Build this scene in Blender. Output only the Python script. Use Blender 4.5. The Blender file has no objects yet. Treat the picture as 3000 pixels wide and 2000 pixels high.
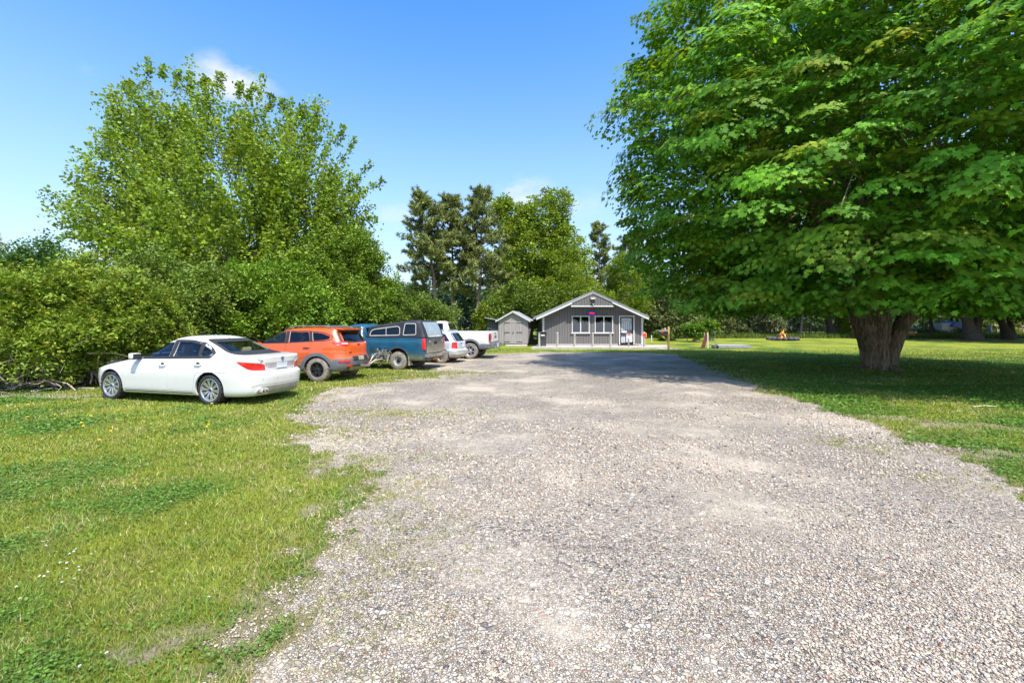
import bpy, bmesh, math, random
import numpy as np
from mathutils import Vector, Matrix
from mathutils.bvhtree import BVHTree
random.seed(7); RNG = np.random.default_rng(11)
S = bpy.context.scene
# ---------------------------------------------------------------- camera
EYE = 1.75; F = 1333.0; HZ = 950.0       # eye height, focal length and horizon row in the 3000 px photograph
cam = bpy.data.objects.new("camera", bpy.data.cameras.new("camera")); S.collection.objects.link(cam)
cam.location = (0, 0, EYE); cam.rotation_euler = (math.radians(90), 0, 0)
cam.data.sensor_width = 36; cam.data.lens = 36 * F / 3000.0; cam.data.shift_y = -(1000 - HZ) / 3000.0
cam.data.clip_start = 0.05; cam.data.clip_end = 3000
S.camera = cam
# ---------------------------------------------------------------- light
SUN_TRAVEL = Vector((-0.27, 0.50, -1.0)).normalized()
sun = bpy.data.objects.new("sun", bpy.data.lights.new("sun", 'SUN')); S.collection.objects.link(sun)
sun.data.energy = 4.4; sun.data.angle = math.radians(0.5); sun.data.color = (1.0, 0.955, 0.87)
sun.rotation_euler = SUN_TRAVEL.to_track_quat('-Z', 'Y').to_euler()
sp = -SUN_TRAVEL
SUN_EL = math.asin(sp.z); SUN_ROT = math.atan2(sp.x, sp.y)
W = bpy.data.worlds.new("World"); S.world = W; W.use_nodes = True
S.view_settings.view_transform = 'Standard'; S.view_settings.look = 'None'
S.view_settings.exposure = 0.74; S.view_settings.gamma = 1.0

def world_sky():
    nt = W.node_tree; nt.nodes.clear(); N = nt.nodes.new; L = nt.links.new
    out = N("ShaderNodeOutputWorld"); bg = N("ShaderNodeBackground"); bg.inputs[1].default_value = 0.15
    sky = N("ShaderNodeTexSky"); sky.sky_type = 'NISHITA'; sky.sun_disc = False
    sky.sun_elevation = SUN_EL; sky.sun_rotation = SUN_ROT
    sky.altitude = 0; sky.air_density = 1.0; sky.dust_density = 1.3; sky.ozone_density = 3.0
    hs = N("ShaderNodeHueSaturation"); hs.inputs['Saturation'].default_value = 1.32; hs.inputs['Value'].default_value = 1.42; hs.inputs['Hue'].default_value = .502
    L(sky.outputs[0], hs.inputs['Color'])
    geo = N("ShaderNodeTexCoord"); sxyz = N("ShaderNodeSeparateXYZ"); L(geo.outputs['Generated'], sxyz.inputs[0])
    mr = N("ShaderNodeMapRange"); mr.inputs[1].default_value = 0.0; mr.inputs[2].default_value = 0.62; mr.inputs[3].default_value = 1.0; mr.inputs[4].default_value = 0.0; L(sxyz.outputs[2], mr.inputs[0])
    pw = N("ShaderNodeMath"); pw.operation = 'POWER'; pw.inputs[1].default_value = 1.6; L(mr.outputs[0], pw.inputs[0])
    ml = N("ShaderNodeMath"); ml.operation = 'MULTIPLY'; ml.inputs[1].default_value = 0.85; L(pw.outputs[0], ml.inputs[0])
    hz = N("ShaderNodeMix"); hz.data_type = 'RGBA'; L(ml.outputs[0], hz.inputs[0]); L(hs.outputs[0], hz.inputs[6]); hz.inputs[7].default_value = (3.2, 3.65, 4.5, 1)
    tc = N("ShaderNodeTexCoord")
    nz = N("ShaderNodeTexNoise"); nz.inputs['Scale'].default_value = 9.0; nz.inputs['Detail'].default_value = 9; nz.inputs['Roughness'].default_value = 0.6
    mp = N("ShaderNodeMapping"); mp.inputs['Scale'].default_value = (1, 1, 1.9); L(tc.outputs['Generated'], mp.inputs[0]); L(mp.outputs[0], nz.inputs['Vector'])
    prev = None
    # small puffs of cloud low in the sky: direction, angular radius, flattening, amount
    for (px, py, rad, fl, amt) in ((690, 235, 0.085, 1.7, 0.95), (1530, 560, 0.085, 1.9, 0.95), (1150, 630, 0.07, 2.2, 0.6), (265, 215, 0.02, 1.0, 0.35), (520, 300, .06, 2, .35), (1690, 600, .12, 3.0, .5)):
        d = Vector(((px - 1500) / F, 1, (HZ - py) / F)).normalized()
        right = d.cross(Vector((0, 0, 1))).normalized(); up = right.cross(d)
        def dot(v):
            n = N("ShaderNodeVectorMath"); n.operation = 'DOT_PRODUCT'; n.inputs[1].default_value = v; L(tc.outputs['Generated'], n.inputs[0]); return n.outputs['Value']
        def m(op, a, b=0.0, clamp=False):
            n = N("ShaderNodeMath"); n.operation = op; n.use_clamp = clamp
            for i, v in enumerate((a, b)):
                if isinstance(v, (int, float)): n.inputs[i].default_value = v
                else: L(v, n.inputs[i])
            return n.outputs[0]
        a = m('DIVIDE', dot(right), rad); b = m('DIVIDE', dot(up), rad / fl)
        r2 = m('ADD', m('MULTIPLY', a, a), m('MULTIPLY', b, b))
        fall = m('SUBTRACT', 1.0, r2, True)
        front = m('GREATER_THAN', dot(d), 0.0)
        c = m('MULTIPLY', m('MULTIPLY', fall, front), amt)
        prev = c if prev is None else m('MAXIMUM', prev, c)
    dens = m('MULTIPLY', m('ADD', prev, m('MULTIPLY', m('SUBTRACT', nz.outputs[0], 0.56), m('MULTIPLY', m('POWER', prev, 0.4), 4.2)), True), prev)
    dens = m('MULTIPLY', dens, 1.1, True)
    mix = N("ShaderNodeMix"); mix.data_type = 'RGBA'; L(dens, mix.inputs[0]); L(hz.outputs[2], mix.inputs[6]); mix.inputs[7].default_value = (3.8, 4.0, 4.5, 1)
    L(mix.outputs[2], bg.inputs[0]); L(bg.outputs[0], out.inputs[0])
world_sky()

# ---------------------------------------------------------------- numbers
def ground_z(X, Z):
    X = np.asarray(X, float); Z = np.asarray(Z, float)
    t = np.clip((Z - 28) / 24.0, 0, 1); s = t * t * (3 - 2 * t) * 0.40
    return s + 0.0 * X
def gz(X, Z): return float(ground_z(X, Z))
def at(px, py, Z):
    return Vector(((px - 1500) / F * Z, Z, EYE + (HZ - py) / F * Z))
def foot(px, py):
    """ground point seen at a pixel"""
    Z = EYE * F / (py - HZ)
    for _ in range(12): Z = (EYE - gz(0, Z)) * F / (py - HZ)
    return Vector(((px - 1500) / F * Z, Z, gz(0, Z)))

def _h(ix, iy, iz, seed):
    n = (ix.astype(np.int64) * 374761393 + iy.astype(np.int64) * 668265263 + iz.astype(np.int64) * 2147483647 + seed * 1274126177) & 0xffffffff
    n = ((n ^ (n >> 13)) * 1274126177) & 0xffffffff
    n = (n ^ (n >> 16)) & 0xffff
    return n / 65535.0
def vnoise(x, y, z=None, seed=0):
    x = np.asarray(x, float); y = np.asarray(y, float); z = np.zeros_like(x) if z is None else np.asarray(z, float)
    ix, iy, iz = np.floor(x), np.floor(y), np.floor(z); fx, fy, fz = x - ix, y - iy, z - iz
    fx, fy, fz = [f * f * (3 - 2 * f) for f in (fx, fy, fz)]
    r = 0
    for dx in (0, 1):
        for dy in (0, 1):
            for dz in (0, 1):
                w = (fx if dx else 1 - fx) * (fy if dy else 1 - fy) * (fz if dz else 1 - fz)
                r = r + w * _h(ix + dx, iy + dy, iz + dz, seed)
    return r
def fbm(x, y, z=None, seed=0, o=4):
    r = 0; a = .5; t = 0
    for k in range(o):
        r = r + a * vnoise(np.asarray(x) * 2**k, np.asarray(y) * 2**k, None if z is None else np.asarray(z) * 2**k, seed + k * 17); t += a; a *= .5
    return r / t

# ---------------------------------------------------------------- objects
COL = S.collection
def link(o, parent=None):
    COL.objects.link(o)
    if parent is not None: o.parent = parent
    return o
def tag(o, label=None, cat=None, group=None, kind=None):
    if label: o["label"] = label
    if cat: o["category"] = cat
    if group: o["group"] = group
    if kind: o["kind"] = kind
    return o
def empty(name, loc=(0, 0, 0), rz=0.0):
    o = bpy.data.objects.new(name, None); o.location = loc; o.rotation_euler = (0, 0, rz); o.empty_display_size = .1
    return link(o)
def copy_tree(o, parent=None):
    c = o.copy(); link(c)
    if parent is not None: c.parent = parent
    for ch in list(o.children): copy_tree(ch, c)
    return c

class MB:
    """collects shapes into one mesh"""
    def __init__(s): s.v = []; s.f = []; s.mi = []; s.cur = 0
    def add(s, vs, fs):
        b = len(s.v); s.v += [tuple(v) for v in vs]
        for f in fs: s.f.append([b + i for i in f]); s.mi.append(s.cur)
        return s
    def box(s, c, size, R=None, taper=1.0):
        hx, hy, hz = [k / 2 for k in size]; vs = []
        for z, t in ((-hz, 1), (hz, taper)):
            for x, y in ((-hx, -hy), (hx, -hy), (hx, hy), (-hx, hy)): vs.append(Vector((x * t, y * t, z)))
        if R is not None: vs = [R @ v for v in vs]
        return s.add([v + Vector(c) for v in vs], [(3, 2, 1, 0), (4, 5, 6, 7), (0, 1, 5, 4), (1, 2, 6, 5), (2, 3, 7, 6), (3, 0, 4, 7)])
    def bar(s, a, b, w, h=None, up=(0, 0, 1)):
        a = Vector(a); b = Vector(b); d = b - a; L = d.length; x = d / L; h = h or w
        u = Vector(up); y = u.cross(x)
        if y.length < 1e-4: y = Vector((0, 1, 0)).cross(x)
        y.normalize(); z = x.cross(y); R = Matrix((x, y, z)).transposed()
        return s.box((a + b) / 2, (L, w, h), R)
    def tube(s, pts, rad, n=8, cap=True, twist=None):
        pts = [Vector(p) for p in pts]; m = len(pts)
        if not hasattr(rad, '__len__'): rad = [rad] * m
        b = []; prev = None
        for i, p in enumerate(pts):
            d = (pts[min(i + 1, m - 1)] - pts[max(i - 1, 0)])
            if d.length < 1e-9: d = Vector((0, 0, 1))
            d.normalize()
            if prev is None:
                u = d.cross(Vector((0, 0, 1)) if abs(d.z) < .9 else Vector((1, 0, 0))); u.normalize()
            else:
                u = prev - d * prev.dot(d); u.normalize()
            prev = u; w = d.cross(u)
            for k in range(n):
                a = 2 * math.pi * k / n; b.append(p + (u * math.cos(a) + w * math.sin(a)) * rad[i])
        fs = []
        for i in range(m - 1):
            for k in range(n): fs.append((i * n + k, i * n + (k + 1) % n, (i + 1) * n + (k + 1) % n, (i + 1) * n + k))
        if cap: fs.append(tuple(range(n - 1, -1, -1))); fs.append(tuple((m - 1) * n + k for k in range(n)))
        return s.add(b, fs)
    def lathe(s, prof, n=32, axis='z', c=(0, 0, 0)):
        """prof = [(r, h)...] turned about an axis"""
        c = Vector(c); vs = []
        for r, h in prof:
            for k in range(n):
                a = 2 * math.pi * k / n; x, y = r * math.cos(a), r * math.sin(a)
                v = Vector((x, y, h)) if axis == 'z' else (Vector((x, h, y)) if axis == 'y' else Vector((h, x, y)))
                vs.append(v + c)
        m = len(prof); fs = []
        for i in range(m - 1):
            for k in range(n):
                q = (i * n + k, i * n + (k + 1) % n, (i + 1) * n + (k + 1) % n, (i + 1) * n + k)
                fs.append(q if axis != 'y' else q[::-1])
        return s.add(vs, fs)
    def prism(s, poly, d, y0, y1):
        """poly 2D in plane; d = 'x','y','z' extrusion axis"""
        def P(a, b, t): return {'y': (a, t, b), 'x': (t, a, b), 'z': (a, b, t)}[d]
        n = len(poly); vs = [P(a, b, y0) for a, b in poly] + [P(a, b, y1) for a, b in poly]
        fs = [tuple(range(n)), tuple(range(2 * n - 1, n - 1, -1))] + [(i, i + n, (i + 1) % n + n, (i + 1) % n) for i in range(n)]
        return s.add(vs, fs)
    def mesh(s, name, fix=True):
        me = bpy.data.meshes.new(name); me.from_pydata(s.v, [], s.f)
        me.polygons.foreach_set("material_index", s.mi)
        if fix:
            bm = bmesh.new(); bm.from_mesh(me); bmesh.ops.recalc_face_normals(bm, faces=bm.faces); bm.to_mesh(me); bm.free()
        me.update(); return me
    def build(s, name, mats, parent=None, smooth=None, bevel=0.0, fix=True):
        me = s.mesh(name, fix)
        for m in (mats if isinstance(mats, (list, tuple)) else [mats]): me.materials.append(m)
        if bevel:
            bm = bmesh.new(); bm.from_mesh(me)
            es = [e for e in bm.edges if len(e.link_faces) == 2 and e.calc_face_angle(0) > .6]
            bmesh.ops.bevel(bm, geom=es, offset=bevel, segments=2, affect='EDGES', profile=.6, clamp_overlap=True)
            bm.to_mesh(me); bm.free()
        if smooth: shade(me, smooth)
        o = bpy.data.objects.new(name, me); return link(o, parent)
def shade(me, deg=35):
    me.polygons.foreach_set("use_smooth", [True] * len(me.polygons))
    me.set_sharp_from_angle(angle=math.radians(deg)); me.update()

# ---------------------------------------------------------------- materials
def nmat(name):
    m = bpy.data.materials.new(name); m.use_nodes = True; nt = m.node_tree; nt.nodes.clear()
    out = nt.nodes.new("ShaderNodeOutputMaterial"); b = nt.nodes.new("ShaderNodeBsdfPrincipled"); nt.links.new(b.outputs[0], out.inputs[0])
    return m, nt, b, out
def mat(name, col, rough=.6, metal=0.0, var=.12, vs=6.0, bump=0.0, bs=40.0, coat=0.0, spec=.5, stretch=None, dirt=None, dirt_h=None):
    m, nt, b, out = nmat(name); N = nt.nodes.new; L = nt.links.new
    tc = N("ShaderNodeTexCoord"); mp = N("ShaderNodeMapping"); L(tc.outputs['Object'], mp.inputs[0])
    if stretch: mp.inputs['Scale'].default_value = stretch
    nz = N("ShaderNodeTexNoise"); nz.inputs['Scale'].default_value = vs; nz.inputs['Detail'].default_value = 5; L(mp.outputs[0], nz.inputs['Vector'])
    cr = N("ShaderNodeValToRGB"); cr.color_ramp.elements[0].position = .3; cr.color_ramp.elements[1].position = .7
    lo = [max(0, c * (1 - var)) for c in col]; hi = [min(1, c * (1 + var)) for c in col]
    cr.color_ramp.elements[0].color = (*lo, 1); cr.color_ramp.elements[1].color = (*hi, 1); L(nz.outputs[0], cr.inputs[0])
    colout = cr.outputs[0]
    if dirt:
        sx = N("ShaderNodeSeparateXYZ"); L(tc.outputs['Object'], sx.inputs[0])
        mr = N("ShaderNodeMapRange"); mr.inputs[1].default_value = dirt_h[0]; mr.inputs[2].default_value = dirt_h[1]; mr.inputs[3].default_value = 1; mr.inputs[4].default_value = 0; L(sx.outputs[2], mr.inputs[0])
        n2 = N("ShaderNodeTexNoise"); n2.inputs['Scale'].default_value = 9; n2.inputs['Detail'].default_value = 8; L(tc.outputs['Object'], n2.inputs['Vector'])
        mu = N("ShaderNodeMath"); mu.operation = 'MULTIPLY'; mu.use_clamp = True; L(mr.outputs[0], mu.inputs[0])
        m2 = N("ShaderNodeMath"); m2.operation = 'MULTIPLY'; m2.inputs[1].default_value = 1.7; L(n2.outputs[0], m2.inputs[0]); L(m2.outputs[0], mu.inputs[1])
        mx = N("ShaderNodeMix"); mx.data_type = 'RGBA'; L(mu.outputs[0], mx.inputs[0]); L(colout, mx.inputs[6]); mx.inputs[7].default_value = (*dirt, 1); colout = mx.outputs[2]
        rr = N("ShaderNodeMath"); rr.operation = 'MULTIPLY_ADD'; L(mu.outputs[0], rr.inputs[0]); rr.inputs[1].default_value = .5; rr.inputs[2].default_value = rough; rr.use_clamp = True; L(rr.outputs[0], b.inputs['Roughness'])
    L(colout, b.inputs['Base Color'])
    if not dirt: b.inputs['Roughness'].default_value = rough
    b.inputs['Metallic'].default_value = metal; b.inputs['Coat Weight'].default_value = coat; b.inputs['Coat Roughness'].default_value = .04
    b.inputs['Specular IOR Level'].default_value = spec
    if bump:
        n3 = N("ShaderNodeTexNoise"); n3.inputs['Scale'].default_value = bs; n3.inputs['Detail'].default_value = 6; L(mp.outputs[0], n3.inputs['Vector'])
        bp = N("ShaderNodeBump"); bp.inputs['Strength'].default_value = bump; bp.inputs['Distance'].default_value = .02; L(n3.outputs[0], bp.inputs['Height']); L(bp.outputs[0], b.inputs['Normal'])
    return m
def glass(name, tint=(.55, .62, .6), spec_rough=.02):
    m, nt, b, out = nmat(name); N = nt.nodes.new; L = nt.links.new; nt.nodes.remove(b)
    tr = N("ShaderNodeBsdfTransparent"); tr.inputs[0].default_value = (*tint, 1)
    gl = N("ShaderNodeBsdfGlossy"); gl.inputs['Roughness'].default_value = spec_rough; gl.inputs[0].default_value = (.95, .97, 1, 1)
    fr = N("ShaderNodeFresnel"); fr.inputs[0].default_value = 1.55
    mx = N("ShaderNodeMixShader"); L(fr.outputs[0], mx.inputs[0]); L(tr.outputs[0], mx.inputs[1]); L(gl.outputs[0], mx.inputs[2]); L(mx.outputs[0], out.inputs[0])
    return m
def emis(name, col, st):
    m, nt, b, out = nmat(name); b.inputs['Base Color'].default_value = (*col, 1); b.inputs['Emission Color'].default_value = (*col, 1); b.inputs['Emission Strength'].default_value = st
    return m
def foliage_mat(name, transl=.35, rough=.5, boost=(1.25, 1.25, .55), spec=.35):
    m, nt, b, out = nmat(name); N = nt.nodes.new; L = nt.links.new
    at_ = N("ShaderNodeAttribute"); at_.attribute_name = "col"; L(at_.outputs[0], b.inputs['Base Color'])
    b.inputs['Roughness'].default_value = rough; b.inputs['Specular IOR Level'].default_value = spec
    mu = N("ShaderNodeMix"); mu.data_type = 'RGBA'; mu.blend_type = 'MULTIPLY'; mu.inputs[0].default_value = 1; L(at_.outputs[0], mu.inputs[6]); mu.inputs[7].default_value = (*boost, 1)
    tl = N("ShaderNodeBsdfTranslucent"); L(mu.outputs[2], tl.inputs[0])
    mx = N("ShaderNodeMixShader"); mx.inputs[0].default_value = transl; L(b.outputs[0], mx.inputs[1]); L(tl.outputs[0], mx.inputs[2]); L(mx.outputs[0], out.inputs[0])
    return m

def np_mesh(name, verts, nface, k, col=None, mats=None, parent=None, template=None):
    """verts (n,k,3): each row one face of k corners, or template = list of index tuples (same size) per item"""
    n = len(verts); me = bpy.data.meshes.new(name)
    me.vertices.add(n * verts.shape[1]); me.vertices.foreach_set("co", verts.astype(np.float32).ravel())
    if template is None: template = [tuple(range(k))]
    T = np.concatenate([np.array(t) for t in template]); sizes = np.array([len(t) for t in template])
    loops = (np.arange(n)[:, None] * verts.shape[1] + T[None, :]).ravel().astype(np.int32)
    nf = n * len(template); me.loops.add(len(loops)); me.loops.foreach_set("vertex_index", loops)
    st = np.concatenate([[0], np.cumsum(sizes)[:-1]]); starts = (np.arange(n)[:, None] * sizes.sum() + st[None, :]).ravel().astype(np.int32)
    me.polygons.add(nf); me.polygons.foreach_set("loop_start", starts)
    me.update(calc_edges=True); 
    if col is not None:
        a = me.attributes.new("col", 'FLOAT_COLOR', 'FACE'); c = np.ones((nf, 4), np.float32); c[:, :3] = np.repeat(col, len(template), axis=0); a.data.foreach_set("color", c.ravel())
    if mats: me.materials.append(mats)
    o = bpy.data.objects.new(name, me); return link(o, parent)
# ================================================================ GROUND
def poly_sd(X, Y, P):
    """signed distance, > 0 inside"""
    X = np.asarray(X, float); Y = np.asarray(Y, float); d = np.full(X.shape, 1e9); inside = np.zeros(X.shape, bool); n = len(P)
    for i in range(n):
        ax, ay = P[i]; bx, by = P[(i + 1) % n]; ex, ey = bx - ax, by - ay; wx, wy = X - ax, Y - ay
        t = np.clip((wx * ex + wy * ey) / (ex * ex + ey * ey + 1e-12), 0, 1)
        d = np.minimum(d, np.hypot(wx - ex * t, wy - ey * t))
        c = ((ay > Y) != (by > Y)) & (X < (bx - ax) * (Y - ay) / (by - ay + 1e-12) + ax); inside ^= c
    return np.where(inside, d, -d)
GP = [(560, 3000), (700, 2100), (790, 1950), (880, 1760), (960, 1620), (1085, 1440), (1090, 1385), (960, 1345), (893, 1288), (935, 1250), (905, 1225), (885, 1199),
      (912, 1168), (985, 1140), (1110, 1123), (1300, 1104), (1330, 1092), (1240, 1084), (1170, 1073), (1215, 1060), (1290, 1050), (1360, 1042), (1452, 1036), (1600, 1032), (1750, 1033), (1900, 1033),
      (1990, 1040), (2090, 1090), (2230, 1140), (2400, 1196), (2650, 1292), (3000, 1438), (3700, 1760), (3900, 3000)]
GP = [tuple(foot(*p)[:2]) for p in GP]
DIRT = [(foot(540, 1850), 0.36, .13), (foot(420, 1905), .25, .1), (foot(760, 1760), .3, .13), (foot(620, 1960), .3, .08), (foot(905, 1500), .12, .2),
        (foot(2800, 1250), 1.2, .5), (foot(2600, 1225), .9, .35), (foot(2950, 1330), .8, .4), (foot(2585, 1110), 1.2, .7), (foot(60, 1158), 2.4, .45), (foot(240, 1160), 1.5, .35)]
def gravel_f(X, Z):
    sd = poly_sd(X, Z, GP); near = np.clip(np.asarray(Z) / 8, .35, 1.3)
    return sd + (fbm(X * 1.3, Z * 1.3, seed=3) - .5) * 1.15 * near + (fbm(X * 6, Z * 6, seed=9, o=3) - .5) * .75
WEEDS = [(foot(1120, 1212), 1.9, .55, 1.0), (foot(1110, 1450), .22, .22, 1.0), (foot(1010, 1560), .3, .5, .7), (foot(1180, 1420), .3, .3, .6), (foot(950, 1800), .25, .3, .6), (foot(1080, 1350), .5, .4, .9), (foot(980, 1270), .8, .8, .9), (foot(1180, 1108), 1.6, .5, .8), (foot(1290, 1093), 1.9, .45, 1.0), (foot(1200, 1098), 1.2, .4, .9), (foot(1120, 1600), .3, .6, .4), (foot(1060, 1900), .2, .3, .5), (foot(2480, 1300), .5, .5, .5), (foot(2750, 1400), .4, .4, .6)]
def weed_f(X, Z):
    r = np.zeros(np.shape(X))
    for c, rx, ry, a in WEEDS: r = np.maximum(r, a * np.exp(-((X - c.x) / rx)**2 - ((Z - c.y) / ry)**2))
    return r
def dirt_f(X, Z):
    r = np.zeros(np.shape(X))
    for c, rx, ry in DIRT: r = np.maximum(r, 1.25 - ((X - c.x) / rx)**2 - ((Z - c.y) / ry)**2)
    return np.clip((r - .25 + (fbm(X * 3.0, Z * 3.0, seed=21) - .5) * 3.4 + (fbm(X * 14, Z * 14, seed=23, o=2) - .5) * 1.6) * .8, 0, 1) * (r > 0)
def lush_f(X, Z):      # patches of darker clover among yellower grass; greener tone put into the maple's shade
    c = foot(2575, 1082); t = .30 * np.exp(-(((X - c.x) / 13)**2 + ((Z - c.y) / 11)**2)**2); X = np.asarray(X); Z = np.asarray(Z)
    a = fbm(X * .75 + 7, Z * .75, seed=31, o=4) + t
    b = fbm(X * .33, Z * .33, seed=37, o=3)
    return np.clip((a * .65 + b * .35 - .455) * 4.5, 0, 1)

def ground_grid():
    rz = np.concatenate([np.linspace(-14, 1.6, 40), np.geomspace(1.66, 420, 560)]); cu = np.linspace(-1, 1, 561)
    Zg, U = np.meshgrid(rz, cu, indexing='ij'); Xg = U * (7 + 1.9 * np.clip(Zg, 0, None))
    g = gravel_f(Xg, Zg)
    H = ground_z(Xg, Zg) + np.where(Zg < 60, (fbm(Xg * .6, Zg * .6, seed=5) - .5) * .05 * np.clip((np.abs(Zg) + 2) / 10, 0, 1), 0)
    # wheel-worn hollows
    V = np.stack([Xg, Zg, H], -1).reshape(-1, 3)
    nr, nc = Zg.shape; idx = np.arange(nr * nc).reshape(nr, nc)
    Q = np.stack([idx[:-1, :-1], idx[:-1, 1:], idx[1:, 1:], idx[1:, :-1]], -1).reshape(-1, 4)
    gq = (g[:-1, :-1] + g[1:, 1:] + g[:-1, 1:] + g[1:, :-1]).reshape(-1) / 4
    attr = {'g': g.ravel(), 'dirt': dirt_f(Xg, Zg).ravel(), 'lush': lush_f(Xg, Zg).ravel()}
    def make(name, Qs, m, dz):
        used, inv = np.unique(Qs, return_inverse=True); v = V[used].copy(); v[:, 2] += dz; inv = inv.reshape(Qs.shape)
        me = bpy.data.meshes.new(name); me.vertices.add(len(v)); me.vertices.foreach_set("co", v.astype(np.float32).ravel())
        me.loops.add(inv.size); me.loops.foreach_set("vertex_index", inv.astype(np.int32).ravel())
        me.polygons.add(len(inv)); me.polygons.foreach_set("loop_start", (np.arange(len(inv)) * 4).astype(np.int32)); me.update(calc_edges=True)
        me.polygons.foreach_set("use_smooth", np.ones(len(inv), bool))
        for k, a in attr.items():
            t = me.attributes.new(k, 'FLOAT', 'POINT'); t.data.foreach_set("value", a[used].astype(np.float32))
        me.materials.append(m); o = link(bpy.data.objects.new(name, me)); tag(o, kind='structure'); return o
    make('lawn', Q, lawn_mat(), 0.0)
    make('gravel_driveway', Q[gq > 0], gravel_mat(), 0.004)

def ramp(nt, fac, stops, interp='LINEAR'):
    cr = nt.nodes.new("ShaderNodeValToRGB"); cr.color_ramp.interpolation = interp
    while len(cr.color_ramp.elements) < len(stops): cr.color_ramp.elements.new(.5)
    for e, (p, c) in zip(cr.color_ramp.elements, stops): e.position = p; e.color = (*c, 1) if len(c) == 3 else c
    nt.links.new(fac, cr.inputs[0]); return cr.outputs[0]
def attr_out(nt, n):
    a = nt.nodes.new("ShaderNodeAttribute"); a.attribute_name = n; return a.outputs['Fac']
def mixc(nt, f, a, b):
    m = nt.nodes.new("ShaderNodeMix"); m.data_type = 'RGBA'
    for s, v in ((0, f), (6, a), (7, b)):
        if isinstance(v, (tuple, list)): m.inputs[s].default_value = (*v, 1)
        elif isinstance(v, float): m.inputs[s].default_value = v
        else: nt.links.new(v, m.inputs[s])
    return m.outputs[2]
def noise(nt, scale, detail=6, vec=None, rough=.6):
    n = nt.nodes.new("ShaderNodeTexNoise"); n.inputs['Scale'].default_value = scale; n.inputs['Detail'].default_value = detail; n.inputs['Roughness'].default_value = rough
    if vec is not None: nt.links.new(vec, n.inputs['Vector'])
    return n.outputs[0]
def mathn(nt, op, a, b=0.0, clamp=False):
    n = nt.nodes.new("ShaderNodeMath"); n.operation = op; n.use_clamp = clamp
    for i, v in enumerate((a, b)):
        if isinstance(v, (int, float)): n.inputs[i].default_value = v
        else: nt.links.new(v, n.inputs[i])
    return n.outputs[0]
def lawn_mat():
    m, nt, b, out = nmat("lawn"); tc = nt.nodes.new("ShaderNodeTexCoord").outputs['Object']
    fine = noise(nt, 22, 8, tc, .75); mid = noise(nt, 2.2, 5, tc)
    ye = ramp(nt, fine, [(.3, (.12, .15, .015)), (.55, (.24, .265, .03)), (.72, (.36, .36, .07))])
    gr = ramp(nt, fine, [(.3, (.022, .055, .008)), (.55, (.075, .14, .015)), (.75, (.15, .21, .03))])
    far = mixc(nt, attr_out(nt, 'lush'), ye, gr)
    far = mixc(nt, mathn(nt, 'MULTIPLY', mathn(nt, 'SUBTRACT', mid, .5, True), 1.6, True), far, (.24, .22, .06))
    soil = ramp(nt, noise(nt, 30, 8, tc, .7), [(.3, (.15, .115, .08)), (.7, (.42, .35, .265))])
    c = mixc(nt, attr_out(nt, 'dirt'), far, soil)
    g = mathn(nt, 'MULTIPLY', mathn(nt, 'ADD', attr_out(nt, 'g'), .35), 2.5, True)
    c = mixc(nt, g, c, soil)
    nt.links.new(c, b.inputs['Base Color']); b.inputs['Roughness'].default_value = .9; b.inputs['Specular IOR Level'].default_value = .15
    bp = nt.nodes.new("ShaderNodeBump"); bp.inputs['Strength'].default_value = .8; bp.inputs['Distance'].default_value = .05; nt.links.new(fine, bp.inputs['Height']); nt.links.new(bp.outputs[0], b.inputs['Normal'])
    return m
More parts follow.
